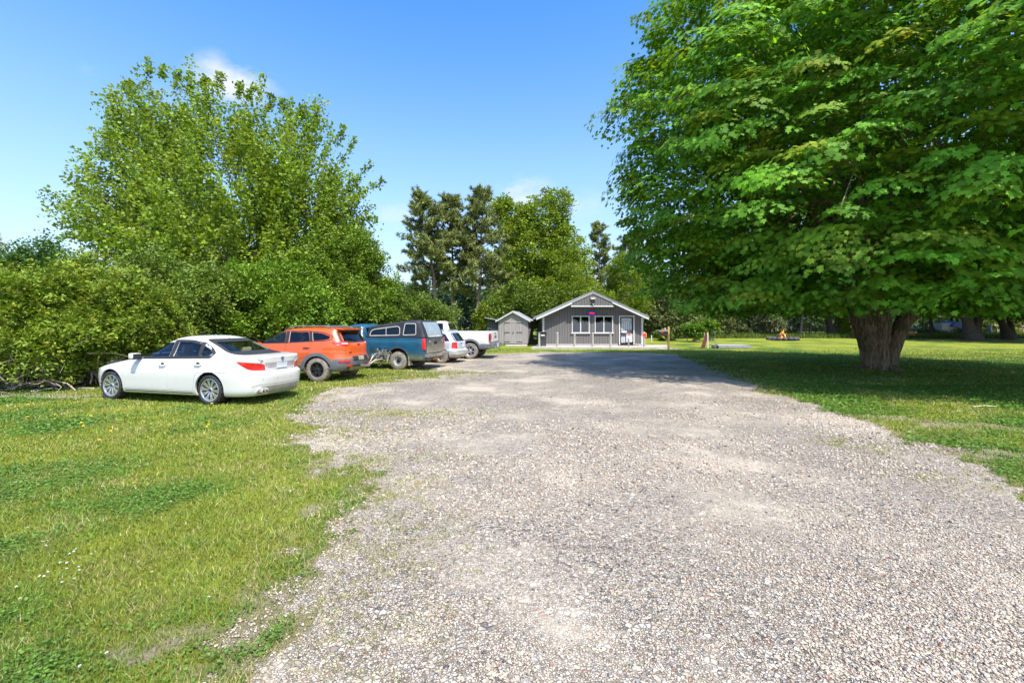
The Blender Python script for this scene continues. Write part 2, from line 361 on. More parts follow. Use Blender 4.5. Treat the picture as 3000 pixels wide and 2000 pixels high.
def gravel_mat():
    m, nt, b, out = nmat("gravel"); tc = nt.nodes.new("ShaderNodeTexCoord").outputs['Object']; N = nt.nodes.new; L = nt.links.new
    # warp
    nw = N("ShaderNodeTexNoise"); nw.inputs['Scale'].default_value = 60; L(tc, nw.inputs['Vector'])
    vm = N("ShaderNodeVectorMath"); vm.operation = 'MULTIPLY_ADD'; L(nw.outputs['Color'], vm.inputs[0]); vm.inputs[1].default_value = (.012,) * 3; L(tc, vm.inputs[2]); wv = vm.outputs[0]
    def stones(scale):
        v = N("ShaderNodeTexVoronoi"); v.inputs['Scale'].default_value = scale; L(wv, v.inputs['Vector'])
        e = N("ShaderNodeTexVoronoi"); e.feature = 'DISTANCE_TO_EDGE'; e.inputs['Scale'].default_value = scale; L(wv, e.inputs['Vector'])
        sp_ = N("ShaderNodeSeparateColor"); L(v.outputs['Color'], sp_.inputs[0])
        c = ramp(nt, sp_.outputs[0], [(0, (.05, .055, .065)), (.06, (.15, .12, .10)), (.13, (.34, .275, .21)), (.30, (.50, .43, .34)), (.55, (.58, .51, .42)), (.72, (.44, .40, .36)), (.80, (.56, .50, .42)), (.93, (.28, .29, .31)), (.965, (.30, .12, .08)), (.985, (.46, .43, .39))], 'CONSTANT')
        br = mathn(nt, 'ADD', mathn(nt, 'MULTIPLY', sp_.outputs[1], .5), .75)
        mm = N("ShaderNodeMix"); mm.data_type = 'RGBA'; mm.blend_type = 'MULTIPLY'; mm.inputs[0].default_value = 1; L(c, mm.inputs[6]); cc = N("ShaderNodeCombineColor")
        for i in range(3): L(br, cc.inputs[i])
        L(cc.outputs[0], mm.inputs[7])
        edge = mathn(nt, 'MULTIPLY', e.outputs['Distance'], 7.0, True)
        return mm.outputs[2], edge
    c1, e1 = stones(62); c2, e2 = stones(26)
    dust = ramp(nt, noise(nt, 90, 6, tc, .8), [(.3, (.42, .355, .27)), (.7, (.57, .495, .39))])
    big = noise(nt, .55, 6, tc, .6)
    pick = mathn(nt, 'GREATER_THAN', noise(nt, 7, 3, tc), .57)
    c = mixc(nt, pick, c1, c2); e = N("ShaderNodeMix"); e.data_type = 'FLOAT'; L(pick, e.inputs[0]); L(e1, e.inputs[2]); L(e2, e.inputs[3]); edge = e.outputs[0]
    c = mixc(nt, mathn(nt, 'SUBTRACT', .42, mathn(nt, 'MULTIPLY', edge, .42), True), c, (.20, .165, .125))
    dustf = mathn(nt, 'MULTIPLY', mathn(nt, 'SUBTRACT', big, .44), 5.5, True)
    c = mixc(nt, mathn(nt, 'ADD', mathn(nt, 'MULTIPLY', dustf, .52), .12), c, dust)
    brn = mathn(nt, 'MULTIPLY', mathn(nt, 'SUBTRACT', noise(nt, .8, 5, tc), .52), 4.0, True)
    c = mixc(nt, mathn(nt, 'MULTIPLY', brn, .30), c, (.25, .20, .15))
    mpt = N("ShaderNodeMapping"); mpt.inputs['Scale'].default_value = (1.5, .10, 1); mpt.inputs['Rotation'].default_value = (0, 0, -.03); L(tc, mpt.inputs[0])
    trk = mathn(nt, 'MULTIPLY', mathn(nt, 'SUBTRACT', noise(nt, .55, 3, mpt.outputs[0]), .5), 3.2, True)
    c = mixc(nt, mathn(nt, 'MULTIPLY', trk, .55), c, dust)
    hv = N("ShaderNodeHueSaturation"); hv.inputs['Value'].default_value = .92; hv.inputs['Saturation'].default_value = 1.03; L(c, hv.inputs['Color']); c = hv.outputs[0]
    L(c, b.inputs['Base Color']); b.inputs['Roughness'].default_value = .92; b.inputs['Specular IOR Level'].default_value = .2
    hgt = mathn(nt, 'ADD', mathn(nt, 'MULTIPLY', edge, mathn(nt, 'SUBTRACT', 1.0, mathn(nt, 'MULTIPLY', dustf, .8))), mathn(nt, 'MULTIPLY', noise(nt, 40, 5, tc), .6))
    bp = N("ShaderNodeBump"); bp.inputs['Strength'].default_value = .95; bp.inputs['Distance'].default_value = .016; L(hgt, bp.inputs['Height']); L(bp.outputs[0], b.inputs['Normal'])
    return m
ground_grid()

def persp_points(n, z0, z1, u0=-1.32, u1=1.32, pw=0.0):
    lz = RNG.random(n); Z = z0 * (z1 / z0)**lz; X = RNG.uniform(u0, u1, n) * Z
    return X, Z
def unit(a): return a / (np.linalg.norm(a, axis=-1, keepdims=True) + 1e-9)

def grass_blades():
    X, Z = persp_points(1150000, 1.9, 34)
    g = gravel_f(X, Z); d = dirt_f(X, Z); lu = lush_f(X, Z)
    weed = fbm(X * 2.2, Z * 2.2, seed=77, o=3); w2 = fbm(X * 9, Z * 9, seed=78, o=2)
    fr = np.clip(1 - g / 1.9, 0, 1); left = X < foot(1400, 1400).x + .02 * Z
    p = np.where(g < 0, 1.0, np.where((weed * .5 + w2 * .5 > .60 - .13 * fr) & (fr > 0) & left, .6 * fr, 0.0))
    p = np.maximum(p, np.where((g > 0) & (w2 > .46), weed_f(X, Z) * .8, 0))
    p = np.where(g < 0, 1 - np.clip((g + .25) / .25, 0, 1) * .45, p)
    p *= (1 - .60 * d) * np.where((g < 0) & (Z < 14), 1 - .5 * np.clip((weed - .55) * 6, 0, 1), 1); p *= np.where(Z > 26, (34 - Z) / 8, 1)
    k = RNG.random(len(X)) < p; X, Z, g, lu, d = X[k], Z[k], g[k], lu[k], d[k]
    # loose tufts rooted in the gravel
    TX, TZ = [], []
    for c, rx, ry, am in WEEDS:
        m = int(26 + 150 * am * rx * ry); TX.append(c.x + RNG.normal(0, rx * .6, m)); TZ.append(c.y + RNG.normal(0, ry * .6, m))
    ex, ez = persp_points(5200, 2.1, 16); eg = gravel_f(ex, ez); el = ex < foot(1400, 1400).x + .02 * ez
    kk = (eg > 0) & (RNG.random(len(ex)) < np.exp(-eg / .55) * np.where(el, .9, .35)); TX.append(ex[kk]); TZ.append(ez[kk])
    TX, TZ = np.concatenate(TX), np.concatenate(TZ); q = 34; sp_ = (.010 + .030 * RNG.random((len(TX), 1))**2) * np.clip(TZ / 3.5, 1, 2.5)[:, None]
    TX = (TX[:, None] + RNG.normal(0, 1, (len(TX), q)) * sp_ * 1.3).ravel(); TZ = (TZ[:, None] + RNG.normal(0, 1, (len(TZ), q)) * sp_).ravel()
    X = np.concatenate([X, TX]); Z = np.concatenate([Z, TZ]); g = np.concatenate([g, np.full(len(TX), .01)]); lu = np.concatenate([lu, RNG.random(len(TX)) * .9]); d = np.concatenate([d, np.zeros(len(TX))]); n = len(X)
    tuft = fbm(X * 5, Z * 5, seed=61, o=3)
    h = (.014 + .036 * RNG.random(n)**2.0) * (.55 + .9 * tuft) * (1 + .25 * np.clip(Z / 10, 0, 1.5)); h = np.where(lu > .5, h * .75, h); h = np.where(g > 0, h * .7, h)
    w = (.0016 + .0016 * RNG.random(n)) * np.clip(Z / 2.4, 1, 9)
    a = RNG.uniform(0, 2 * np.pi, n); lean = RNG.uniform(.15, 1.25, n); b = RNG.uniform(0, 2 * np.pi, n)
    base = np.stack([X, Z, ground_z(X, Z) - .004 + (fbm(X * .6, Z * .6, seed=5) - .5) * .05 * np.clip((Z + 2) / 10, 0, 1)], -1)
    wv = np.stack([np.cos(a), np.sin(a), 0 * a], -1) * w[:, None]
    tip = base + np.stack([np.cos(b) * lean, np.sin(b) * lean, np.ones(n)], -1) * h[:, None]
    V = np.stack([base - wv, base + wv, tip], 1)
    dry = np.clip((fbm(X * 1.8, Z * 1.8, seed=91) - .45) * 4, 0, 1)
    ye = np.array([.245, .295, .034]); gr = np.array([.115, .235, .026]); st = np.array([.46, .40, .18])
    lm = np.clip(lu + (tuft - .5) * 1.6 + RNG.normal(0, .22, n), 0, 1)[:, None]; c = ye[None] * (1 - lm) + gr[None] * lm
    s = (RNG.random(n) < (.09 + .30 * dry * (1 - .6 * lu) + .45 * np.exp(np.minimum(g, 0) / .45)))[:, None]; c = np.where(s, st[None], c)
    c = c * RNG.uniform(.45, 1.4, n)[:, None] * (.72 + .5 * tuft)[:, None]
    o = np_mesh('grass', V, n, 3, c, foliage_mat('grass_blades', .3, .6)); tag(o, kind='stuff')
    # clover: small round leaves lying over the lusher patches
    X, Z = persp_points(330000, 1.9, 13); lu = lush_f(X, Z); g = gravel_f(X, Z)
    k = (lu + RNG.normal(0, .45, len(X)) > .85) & (g < -.1) & (dirt_f(X, Z) < .3); X, Z, lu = X[k], Z[k], lu[k]; n = len(X)
    r = (.005 + .0045 * RNG.random(n)) * np.clip(Z / 3.2, 1, 3)
    C = np.stack([X, Z, ground_z(X, Z) + RNG.uniform(.012, .045, n)], -1)
    nn = unit(np.stack([RNG.normal(0, .35, n), RNG.normal(0, .35, n), np.ones(n)], -1)); ax = unit(np.cross(nn, RNG.normal(size=(n, 3)))); ay = np.cross(nn, ax)
    ang = np.arange(6) * np.pi / 3; V = C[:, None] + (ax[:, None] * np.cos(ang)[None, :, None] + ay[:, None] * np.sin(ang)[None, :, None]) * r[:, None, None]
    c = np.array([.10, .195, .025])[None] * RNG.uniform(.6, 1.5, n)[:, None]
    o = np_mesh('clover', V, n, 6, c, foliage_mat('clover_leaf', .25, .5)); tag(o, kind='stuff')
grass_blades()

def gravel_stones():
    X, Z = persp_points(290000, 1.9, 12); g = gravel_f(X, Z)
    thin = fbm(X * .9 + 3, Z * .9, seed=41); k = (g > -.15) & (RNG.random(len(X)) < np.clip((thin - .36) * 4, .08, 1) * np.clip((12.5 - Z) / 9, 0, 1))
    X, Z = X[k], Z[k]; n = len(X)
    cube = np.array([[x, y, z] for z in (-1, 1) for x, y in ((-1, -1), (1, -1), (1, 1), (-1, 1))], float)
    T = [(3, 2, 1, 0), (4, 5, 6, 7), (0, 1, 5, 4), (1, 2, 6, 5), (2, 3, 7, 6), (3, 0, 4, 7)]
    V = np.repeat(cube[None], n, 0) * RNG.uniform(.55, 1.0, (n, 8, 1)); 
    s = (.0026 + .0058 * RNG.random(n)**3.0) * np.clip(Z / 3.4, 1, 2.2)
    V *= s[:, None, None] * np.stack([RNG.uniform(.8, 1.5, n), RNG.uniform(.8, 1.3, n), RNG.uniform(.5, .85, n)], -1)[:, None]
    a = RNG.uniform(0, 6.28, n); ca, sa = np.cos(a)[:, None], np.sin(a)[:, None]; t = RNG.normal(0, .35, n)[:, None]
    x, y, z = V[..., 0] * ca - V[..., 1] * sa, V[..., 0] * sa + V[..., 1] * ca, V[..., 2]
    x, z = x * np.cos(t) - z * np.sin(t), x * np.sin(t) + z * np.cos(t)
    base = ground_z(X, Z) + .006 + (fbm(X * .6, Z * .6, seed=5) - .5) * .05 * np.clip((Z + 2) / 10, 0, 1)
    V = np.stack([x + X[:, None], y + Z[:, None], z + base[:, None] + s[:, None] * .25], -1)
    pal = np.array([[.52, .46, .39], [.60, .54, .47], [.44, .39, .34], [.47, .45, .43], [.34, .31, .28], [.68, .64, .59], [.10, .11, .13], [.20, .17, .15], [.36, .17, .12], [.30, .35, .40], [.60, .46, .32]])
    c = pal[RNG.choice(len(pal), n, p=[.24, .22, .14, .12, .07, .08, .035, .03, .012, .043, .01])] * RNG.uniform(.62, 1.0, (n, 1)) * np.array([1.11, 1.02, .90])[None]
    m, nt, b, out = nmat("stone"); nt.links.new(attr_out(nt, 'col'), b.inputs['Base Color']) if False else None
    at_ = nt.nodes.new("ShaderNodeAttribute"); at_.attribute_name = "col"; nt.links.new(at_.outputs[0], b.inputs['Base Color']); b.inputs['Roughness'].default_value = .8
    o = np_mesh('gravel', V, n, 4, c, m, template=T); tag(o, kind='stuff')
gravel_stones()
# ================================================================ FOLIAGE
LEAF = {
 'maple': np.array([(-.05, 0), (.12, .30), (.05, .55), (.32, .36), (.62, .52), (.60, .22), (1.0, 0), (.60, -.22), (.62, -.52), (.32, -.36), (.05, -.55), (.12, -.30)]),
 'oval': np.array([(0, 0), (.3, .3), (.7, .26), (1.0, 0), (.7, -.26), (.3, -.3)]),
 'tri': np.array([(0, .3), (0, -.3), (1.0, 0)]),
 'lobed': np.array([(0, 0), (.2, .42), (.45, .28), (.7, .38), (1, 0), (.7, -.38), (.45, -.28), (.2, -.42)]),
 'needle': np.array([(0, .12), (0, -.12), (1.0, 0)]),
}
def leaf_mesh(name, P, T, Nn, size, shape, col, m, parent):
    B = unit(np.cross(Nn, T)); T2 = unit(np.cross(B, Nn)); L = LEAF[shape]
    V = P[:, None] + (T2[:, None] * L[None, :, 0:1] + B[:, None] * L[None, :, 1:2]) * size[:, None, None]
    return np_mesh(name, V, len(P), len(L), col, m, parent)
def sprays(C, D, n, L, sh, sv, droop, col, rng, cvar=.18, lvar=.22, nb=(.9, .35, .45), tip_down=.5, jitter=.4, yellow=None):
    """C,D (m,3); leaves scattered along each spray. returns positions, tips, normals, colours"""
    m = len(C); up = np.array([0, 0, 1.0]); H = unit(np.cross(D, up[None]) + rng.normal(0, .02, (m, 3))); Vv = np.cross(H, D)
    t = rng.random((m, n))**.75; g1 = rng.normal(0, 1, (m, n)) ; g2 = rng.normal(0, 1, (m, n)); wid = np.sin(np.clip(t, .05, .97) * np.pi)**.5
    Lm = (L if np.ndim(L) else np.full(m, L))[:, None]; shm = (sh if np.ndim(sh) else np.full(m, sh))[:, None]; svm = (sv if np.ndim(sv) else np.full(m, sv))[:, None]
    P = C[:, None] + D[:, None] * (t * Lm)[..., None] + H[:, None] * (g1 * shm * wid)[..., None] + Vv[:, None] * (g2 * svm)[..., None]
    P[..., 2] -= droop * ((t * Lm)**2 + (g1 * shm * wid)**2 * .8)
    N = Vv[:, None] * nb[0] + D[:, None] * nb[1] + rng.normal(0, nb[2], (m, n, 3)); N[..., 2] += .25
    T = D[:, None] * .7 + H[:, None] * (g1 * .6)[..., None] + rng.normal(0, jitter, (m, n, 3)); T[..., 2] -= tip_down
    c = np.asarray(col)[None, None] * (1 + rng.normal(0, cvar, (m, 1, 1))) * (1 + rng.normal(0, lvar, (m, n, 1)))
    if yellow is not None:
        y = np.clip(rng.normal(yellow[3], .25, (m, 1, 1)) * (t**1.5)[..., None], 0, 1); c = c * (1 - y) + np.asarray(yellow[:3])[None, None] * y
    return P.reshape(-1, 3), unit(T.reshape(-1, 3)), unit(N.reshape(-1, 3)), np.clip(c.reshape(-1, 3), .004, 1)
def lobes_sample(lobes, m, rng, rmin=.55, bump=.22, inner=.72, yfront=.0, freq=1.2):
    """lobes: (cx,cy,cz,rx,ry,rz) -> points near the outer surface of their union with outward directions"""
    lo = np.array(lobes, float); area = (lo[:, 3] * lo[:, 5] + lo[:, 4] * lo[:, 5] + lo[:, 3] * lo[:, 4])
    k = rng.choice(len(lo), m * 3, p=area / area.sum()); d = unit(rng.normal(size=(m * 3, 3)))
    c, r = lo[k, :3], lo[k, 3:]; q = c + d * r
    b = 1 + bump * (fbm(q[:, 0] * freq, q[:, 1] * freq, q[:, 2] * freq, seed=int(rng.integers(999)), o=3) - .5) * 2
    f = rmin + (1 - rmin) * rng.random(m * 3)**.5; p = c + d * r * (f * b)[:, None]
    keep = np.ones(m * 3, bool)
    for j in range(len(lo)):
        e = (((p - lo[j, :3]) / lo[j, 3:])**2).sum(1); keep &= ~((e < inner**2) & (k != j))
    keep &= p[:, 2] > .15
    return p[keep][:m], unit(d[keep][:m] / r[keep][:m])
def clumpy(lobes, rng, k=5, s=(.30, .60)):
    out = [(*l[:3], l[3] * .86, l[4] * .86, l[5] * .86) for l in lobes]
    for l in lobes:
        for _ in range(k):
            d = unit(rng.normal(size=3)); f = rng.uniform(*s); out.append((l[0] + d[0] * l[3] * .85, l[1] + d[1] * l[4] * .85, l[2] + d[2] * l[5] * .85, l[3] * f, l[4] * f, l[5] * f))
    return out
def limb(mb, a, b, r0, r1, rng, wig=.06, n=7, sag=.0, sides=7):
    a = np.array(a, float); b = np.array(b, float); L = np.linalg.norm(b - a); pts = []
    off = rng.normal(0, wig * L, 3); off2 = rng.normal(0, wig * .5 * L, 3)
    for i in range(n):
        t = i / (n - 1); p = a * (1 - t) + b * t + off * math.sin(t * math.pi) + off2 * math.sin(2 * t * math.pi); p[2] += sag * L * math.sin(t * math.pi); pts.append(p)
    mb.tube(pts, [r0 + (r1 - r0) * (i / (n - 1))**.8 for i in range(n)], sides)
    return pts
BARK = mat('bark_brown', (.17, .125, .085), .9, var=.45, vs=5, bump=.9, bs=9, stretch=(3, 3, .6))
BARK_G = mat('bark_grey', (.20, .18, .155), .9, var=.35, vs=6, bump=.8, bs=12, stretch=(3, 3, .6))
BARK_D = mat('bark_dark', (.10, .075, .055), .95, var=.4, vs=6, bump=.8, bs=12, stretch=(3, 3, .5))
BARK_TAN = mat('bark_pale', (.42, .33, .25), .9, var=.35, vs=8, bump=.5, bs=14)
FM = {}
def fmat(k, *a):
    if k not in FM: FM[k] = foliage_mat('leaf_' + k, *a)
    return FM[k]
def tree(name, label, cat, lobes, base, fork_z, trunk_r, leaf, seed, m=900, n=60, size=.12, L=.9, sh=.28, sv=.14, droop=.15, dirmix=(.7, .5), col=(.07, .16, .02), fm='broad', bark=None, limbs=26, group=None, stems=None,
         rmin=.5, bump=.25, inner=.75, nb=(.7, .3, .6), tip_down=.3, yellow=None, tips=None, freq=1.0, limb_r=.5, cvar=.18, clump=5, jitter=.4, bare=0.0, lift=0.0):
    rng = np.random.default_rng(seed); lobes = clumpy(lobes, rng, clump) if clump else lobes; root = empty(name, base); bx = np.array(base, float)
    tag(root, label, cat, group)
    C, O = lobes_sample(lobes, m, rng, rmin, bump, inner, freq=freq); lo = np.array(lobes); ctr = np.array([bx[0], bx[1], fork_z])
    rad = unit(C - ctr)
    D = unit(O * dirmix[0] + rad * (1 - dirmix[0]) + np.array([0, 0, 1.0]) * dirmix[1] + rng.normal(0, .28, C.shape))
    C = C - D * L * .6
    P, T, N, c = sprays(C, D, n, L * rng.uniform(.7, 1.35, len(C)), sh, sv, droop, col, rng, nb=nb, tip_down=tip_down, yellow=yellow, cvar=cvar, jitter=jitter)
    if tips is not None:      # explicit extra sprays: rows (x,y,z, dx,dy,dz, length)
        tp = np.array(tips, float); P2, T2, N2, c2 = sprays(tp[:, :3], unit(tp[:, 3:6]), int(n * .8), tp[:, 6], sh * .55, sv * .8, .02, col, rng, nb=nb, tip_down=tip_down, yellow=yellow)
        P, T, N, c = [np.concatenate(k) for k in ((P, P2), (T, T2), (N, N2), (c, c2))]
    k = P[:, 2] > gz(0, bx[1]) + .03 + bare * (rng.random(len(P))**.6) * (fbm(P[:, 0] * 1.5, P[:, 1] * 1.5, seed=seed) > .33); P, T, N, c = P[k], T[k], N[k], c[k]
    s = size * rng.uniform(.65, 1.25, len(P))
    leaf_mesh('crown', P - bx, T, N, s, leaf, c, fmat(fm), root)
    mb = MB(); st = stems or [((0, 0), (0, 0), trunk_r)]
    H = fork_z - bx[2]
    for (b0, b1, r) in st:
        pts = [np.array([b0[0] + (b1[0] - b0[0]) * t**1.3, b0[1] + (b1[1] - b0[1]) * t**1.3, H * t - .15 * (t == 0)]) + (rng.normal(0, r * .12, 3) if 0 < t < 1 else 0) for t in np.linspace(0, 1, 7)]
        mb.tube(pts, [r * (1.35 - .55 * min(1, t * 2.2) + (.25 * (1 - t * 6) if t < .16 else 0)) * (1 - .25 * t) for t in np.linspace(0, 1, 7)], 12)
    tg = rng.choice(len(C), min(limbs, len(C)), replace=False)
    for i in tg:
        b0, b1, r = st[rng.integers(len(st))]; z0 = H * rng.uniform(.72, .98); a = (b1[0], b1[1], H * .97) if rng.random() < .6 else (b1[0] * (z0 / H)**1.3, b1[1] * (z0 / H)**1.3, z0)
        q = limb(mb, a, C[i] - bx, r * limb_r * rng.uniform(.4, .9), .015, rng, wig=.05)
        for _ in range(2):
            j = int(rng.integers(3, 6)); near = np.argsort(((C - bx - q[j])**2).sum(1))[rng.integers(1, 12)]; limb(mb, q[j], C[near] - bx, r * limb_r * .22, .01, rng, n=4, sides=5)
    mb.build('trunk', bark or BARK_G, root, smooth=60, fix=False)
    return root

# ---------------------------------------------------------------- the big maple over the lawn
def boughs(C, D, n, rng):
    """fans of leaves laid like shingles over small drooping domes"""
    m = len(C); up = np.array([0, 0, 1.0]); Dh = D.copy(); Dh[:, 2] *= .5; Dh = unit(Dh); H = unit(np.cross(Dh, up[None])); V = np.cross(H, Dh)
    r = rng.random((m, n))**.55; a = rng.normal(0, .95, (m, n)); La = rng.uniform(.75, 1.5, (m, 1)); Lb = La * rng.uniform(.6, .95, (m, 1)); dome = rng.uniform(.45, .95, (m, 1))
    x = r * np.cos(a) * La - .15; y = r * np.sin(a) * Lb * 1.1; h = -dome * (x**2 * .55 + y**2 * .8) + rng.normal(0, .05, (m, n))
    P = C[:, None] + Dh[:, None] * x[..., None] + H[:, None] * y[..., None] + V[:, None] * h[..., None]
    N = V[:, None] * .8 + Dh[:, None] * (dome * x * 1.5 + .62)[..., None] + H[:, None] * (dome * y * 1.9)[..., None] + rng.normal(0, .24, (m, n, 3))
    T = Dh[:, None] * (np.cos(a) * .9 + .2)[..., None] + H[:, None] * np.sin(a)[..., None] + rng.normal(0, .22, (m, n, 3)); T[..., 2] -= .8
    c = np.array([.145, .335, .025])[None, None] * (1 + rng.normal(0, .20, (m, 1, 1))) * (1 + rng.normal(0, .20, (m, n, 1))); y_ = np.clip(rng.normal(.18, .34, (m, 1, 1)) * (1.15 - 2.2 * np.clip(-h, 0, .6)[..., None]), 0, .9); c = c * (1 - y_) + np.array([.36, .40, .035]) * y_  # yellower towards the bough tops: sunlit highlights put into the leaf colour
    return P.reshape(-1, 3), unit(T.reshape(-1, 3)), unit(N.reshape(-1, 3)), np.clip(c.reshape(-1, 3), .004, 1)
def big_maple():
    rng = np.random.default_rng(5); bx = np.array(foot(2575, 1082)); root = empty('maple_tree', tuple(bx))
    tag(root, 'huge maple tree with broad leafy crown and thick fused trunk beside the driveway', 'tree')
    prof_z = np.array([1.7, 2.2, 3, 5, 7, 9, 12, 14.0, 16.0, 17.0]); prof_r = np.array([5.8, 7.0, 8.1, 9.2, 9.8, 9.8, 9.5, 8.6, 5.2, .3])
    m = 3100; z = rng.uniform(1.9, 16.8, m * 2); R = np.interp(z, prof_z, prof_r); keep = rng.random(m * 2) < (R / 10.8)**.8; z, R = z[keep][:m], R[keep][:m]; m = len(z)
    a = rng.uniform(0, 2 * np.pi, m); dx, dy = np.cos(a), np.sin(a)
    lump = fbm(dx * 3.2 + 5, dy * 3.2, z * .42, seed=88, o=3) - .5; lump2 = fbm(dx * 8 + 5, dy * 8, z * .9, seed=89, o=2) - .5
    Rr = R * (1 + .34 * lump + .26 * lump2) * np.where(dy > 0, 1 - .30 * dy, 1.0)
    f = 1 - .42 * rng.random(m)**1.7; inner = rng.random(m) < .16; f = np.where(inner, rng.uniform(.25, .7, m), f)
    zz = z + (rng.random(m) - .5) * .4
    C = np.stack([bx[0] + dx * Rr * f, bx[1] + dy * Rr * f, zz], -1)
    # skirt: the crown's underside hangs to about 2 m; a tent of boughs
    und = 2.35 + .55 * fbm(C[:, 0] * .5, C[:, 1] * .5, seed=12, o=2) + 1.6 * np.clip(4.5 - np.hypot(C[:, 0] - bx[0], C[:, 1] - bx[1]), 0, 9) * .35
    C[:, 2] = np.maximum(C[:, 2], und)
    slope = np.interp(zz, [2, 7, 12, 17], [-.25, .05, .55, 1.2])
    D = unit(np.stack([dx, dy, slope], -1) + rng.normal(0, .33, (m, 3))); D[:, 2] = np.clip(D[:, 2], -.55, 1); D = unit(D)
    P, T, N, c = boughs(C - D * .5, D, 108, rng)
    I = rng.random(m) < .5; P2, T2, N2, c2 = sprays(C[I] - D[I] * .9 - [0, 0, .3], D[I], 34, 1.1, .4, .3, .2, (.07, .20, .02), rng, nb=(.6, .3, .7), tip_down=.5); P, T, N, c = [np.concatenate(q) for q in ((P, P2), (T, T2), (N, N2), (c, c2))]  # inner sprays in a darker green: crown's inner shade put into the colour
    rt = np.hypot(P[:, 0] - bx[0], P[:, 1] - bx[1]); P[:, 2] = np.maximum(P[:, 2], 2.0 + .5 * rng.random(len(P)) + .35 * np.clip(3 - rt, 0, 3) + .25 * (fbm(P[:, 0] * 1.2, P[:, 1] * 1.2, seed=5, o=2) > .5))
    leaf_mesh('crown', P - bx, T, N, .148 * rng.uniform(.5, 1.3, len(P)), 'maple', c, fmat('maple', .40, .6, (1.45, 1.25, .30), .22), root)
    # trunk: several stems grown together, each leaning out above
    mb = MB()
    spec = [((-.27, -.06), (-.74, -.14), .25, .34), ((-.02, -.18), (-.20, -.36), .23, .30), ((.34, -.08), (1.12, -.12), .21, .30), ((.10, .2), (.32, .6), .28, .30), ((-.2, .18), (-.55, .5), .25, .3)]
    tops = []
    for (b0, b1, r0, r1) in spec:
        pts = []; rr = []
        for t in np.linspace(0, 1, 12):
            e = t**1.7; p = np.array([b0[0] * .98 + (b1[0] - b0[0]) * e, b0[1] + (b1[1] - b0[1]) * e, -.2 + 2.5 * t]); 
            if 0 < t < 1: p[:2] += rng.normal(0, .018, 2)
            pts.append(p); rr.append((r0 * (1 - t) + r1 * t) * (1 + .28 * max(0, .16 - t) / .16))
        # carry on up as a limb
        d = pts[-1] - pts[-3]; d = d / np.linalg.norm(d); p = pts[-1].copy(); tops.append((p.copy(), r1))
        up_to = rng.uniform(5, 8)
        for k in range(1, 9):
            d = unit(d * .8 + np.array([b1[0] * .10, b1[1] * .1, .5]) + rng.normal(0, .07, 3)); p = p + d * up_to / 8; pts.append(p.copy()); rr.append(r1 * (1 - k / 9 * .8) * .78); 
            if k in (2, 4, 6, 8): tops.append((p.copy(), rr[-1]))
        mb.tube(pts, rr, 18)
    # roots
    for a_ in np.linspace(0, 6.28, 9, endpoint=False): mb.tube([(math.cos(a_) * .38, math.sin(a_) * .32, .22), (math.cos(a_) * .6, math.sin(a_) * .55, .03), (math.cos(a_) * .95, math.sin(a_) * .9, -.06)], [.13, .08, .03], 8)
    loc = C - bx
    for _ in range(95):
        p, r = tops[rng.integers(len(tops))]; i = int(rng.integers(m)); q = loc[i]
        if np.dot(q[:2], p[:2]) < -1: continue
        pts = limb(mb, p, q, min(.11, r * .5), .014, rng, wig=.05, n=8, sag=.04)
        for _ in range(3):
            j = int(rng.integers(3, 7)); d2 = ((loc - pts[j])**2).sum(1); k = np.argsort(d2)[rng.integers(1, 14)]; limb(mb, pts[j], loc[k], .035, .008, rng, n=4, sides=5)
    me_o = mb.build('trunk', maple_bark(), root, smooth=70, fix=False)
    return root
def maple_bark():
    m, nt, b, out = nmat('bark_maple'); tc = nt.nodes.new("ShaderNodeTexCoord").outputs['Object']; mp = nt.nodes.new("ShaderNodeMapping"); mp.inputs['Scale'].default_value = (5, 5, .9); nt.links.new(tc, mp.inputs[0])
    n1 = noise(nt, 3, 9, mp.outputs[0], .7); n2 = noise(nt, 1.4, 4, tc)
    c = ramp(nt, n1, [(.32, (.05, .035, .025)), (.46, (.24, .175, .115)), (.62, (.48, .37, .25))]); c = mixc(nt, mathn(nt, 'MULTIPLY', mathn(nt, 'SUBTRACT', n2, .5), 4, True), c, (.13, .15, .10))
    nt.links.new(c, b.inputs['Base Color']); b.inputs['Roughness'].default_value = .95; b.inputs['Specular IOR Level'].default_value = .1
    bp = nt.nodes.new("ShaderNodeBump"); bp.inputs['Strength'].default_value = 1; bp.inputs['Distance'].default_value = .16; nt.links.new(n1, bp.inputs['Height']); nt.links.new(bp.outputs[0], b.inputs['Normal'])
    return m
big_maple()

def lobe(px, py, rx, ry, Z, rd=None, dz=0):
    c = at(px, py, Z + dz); k = Z / F
    return (c.x, c.y, c.z, rx * k, (rd or rx) * k, ry * k)
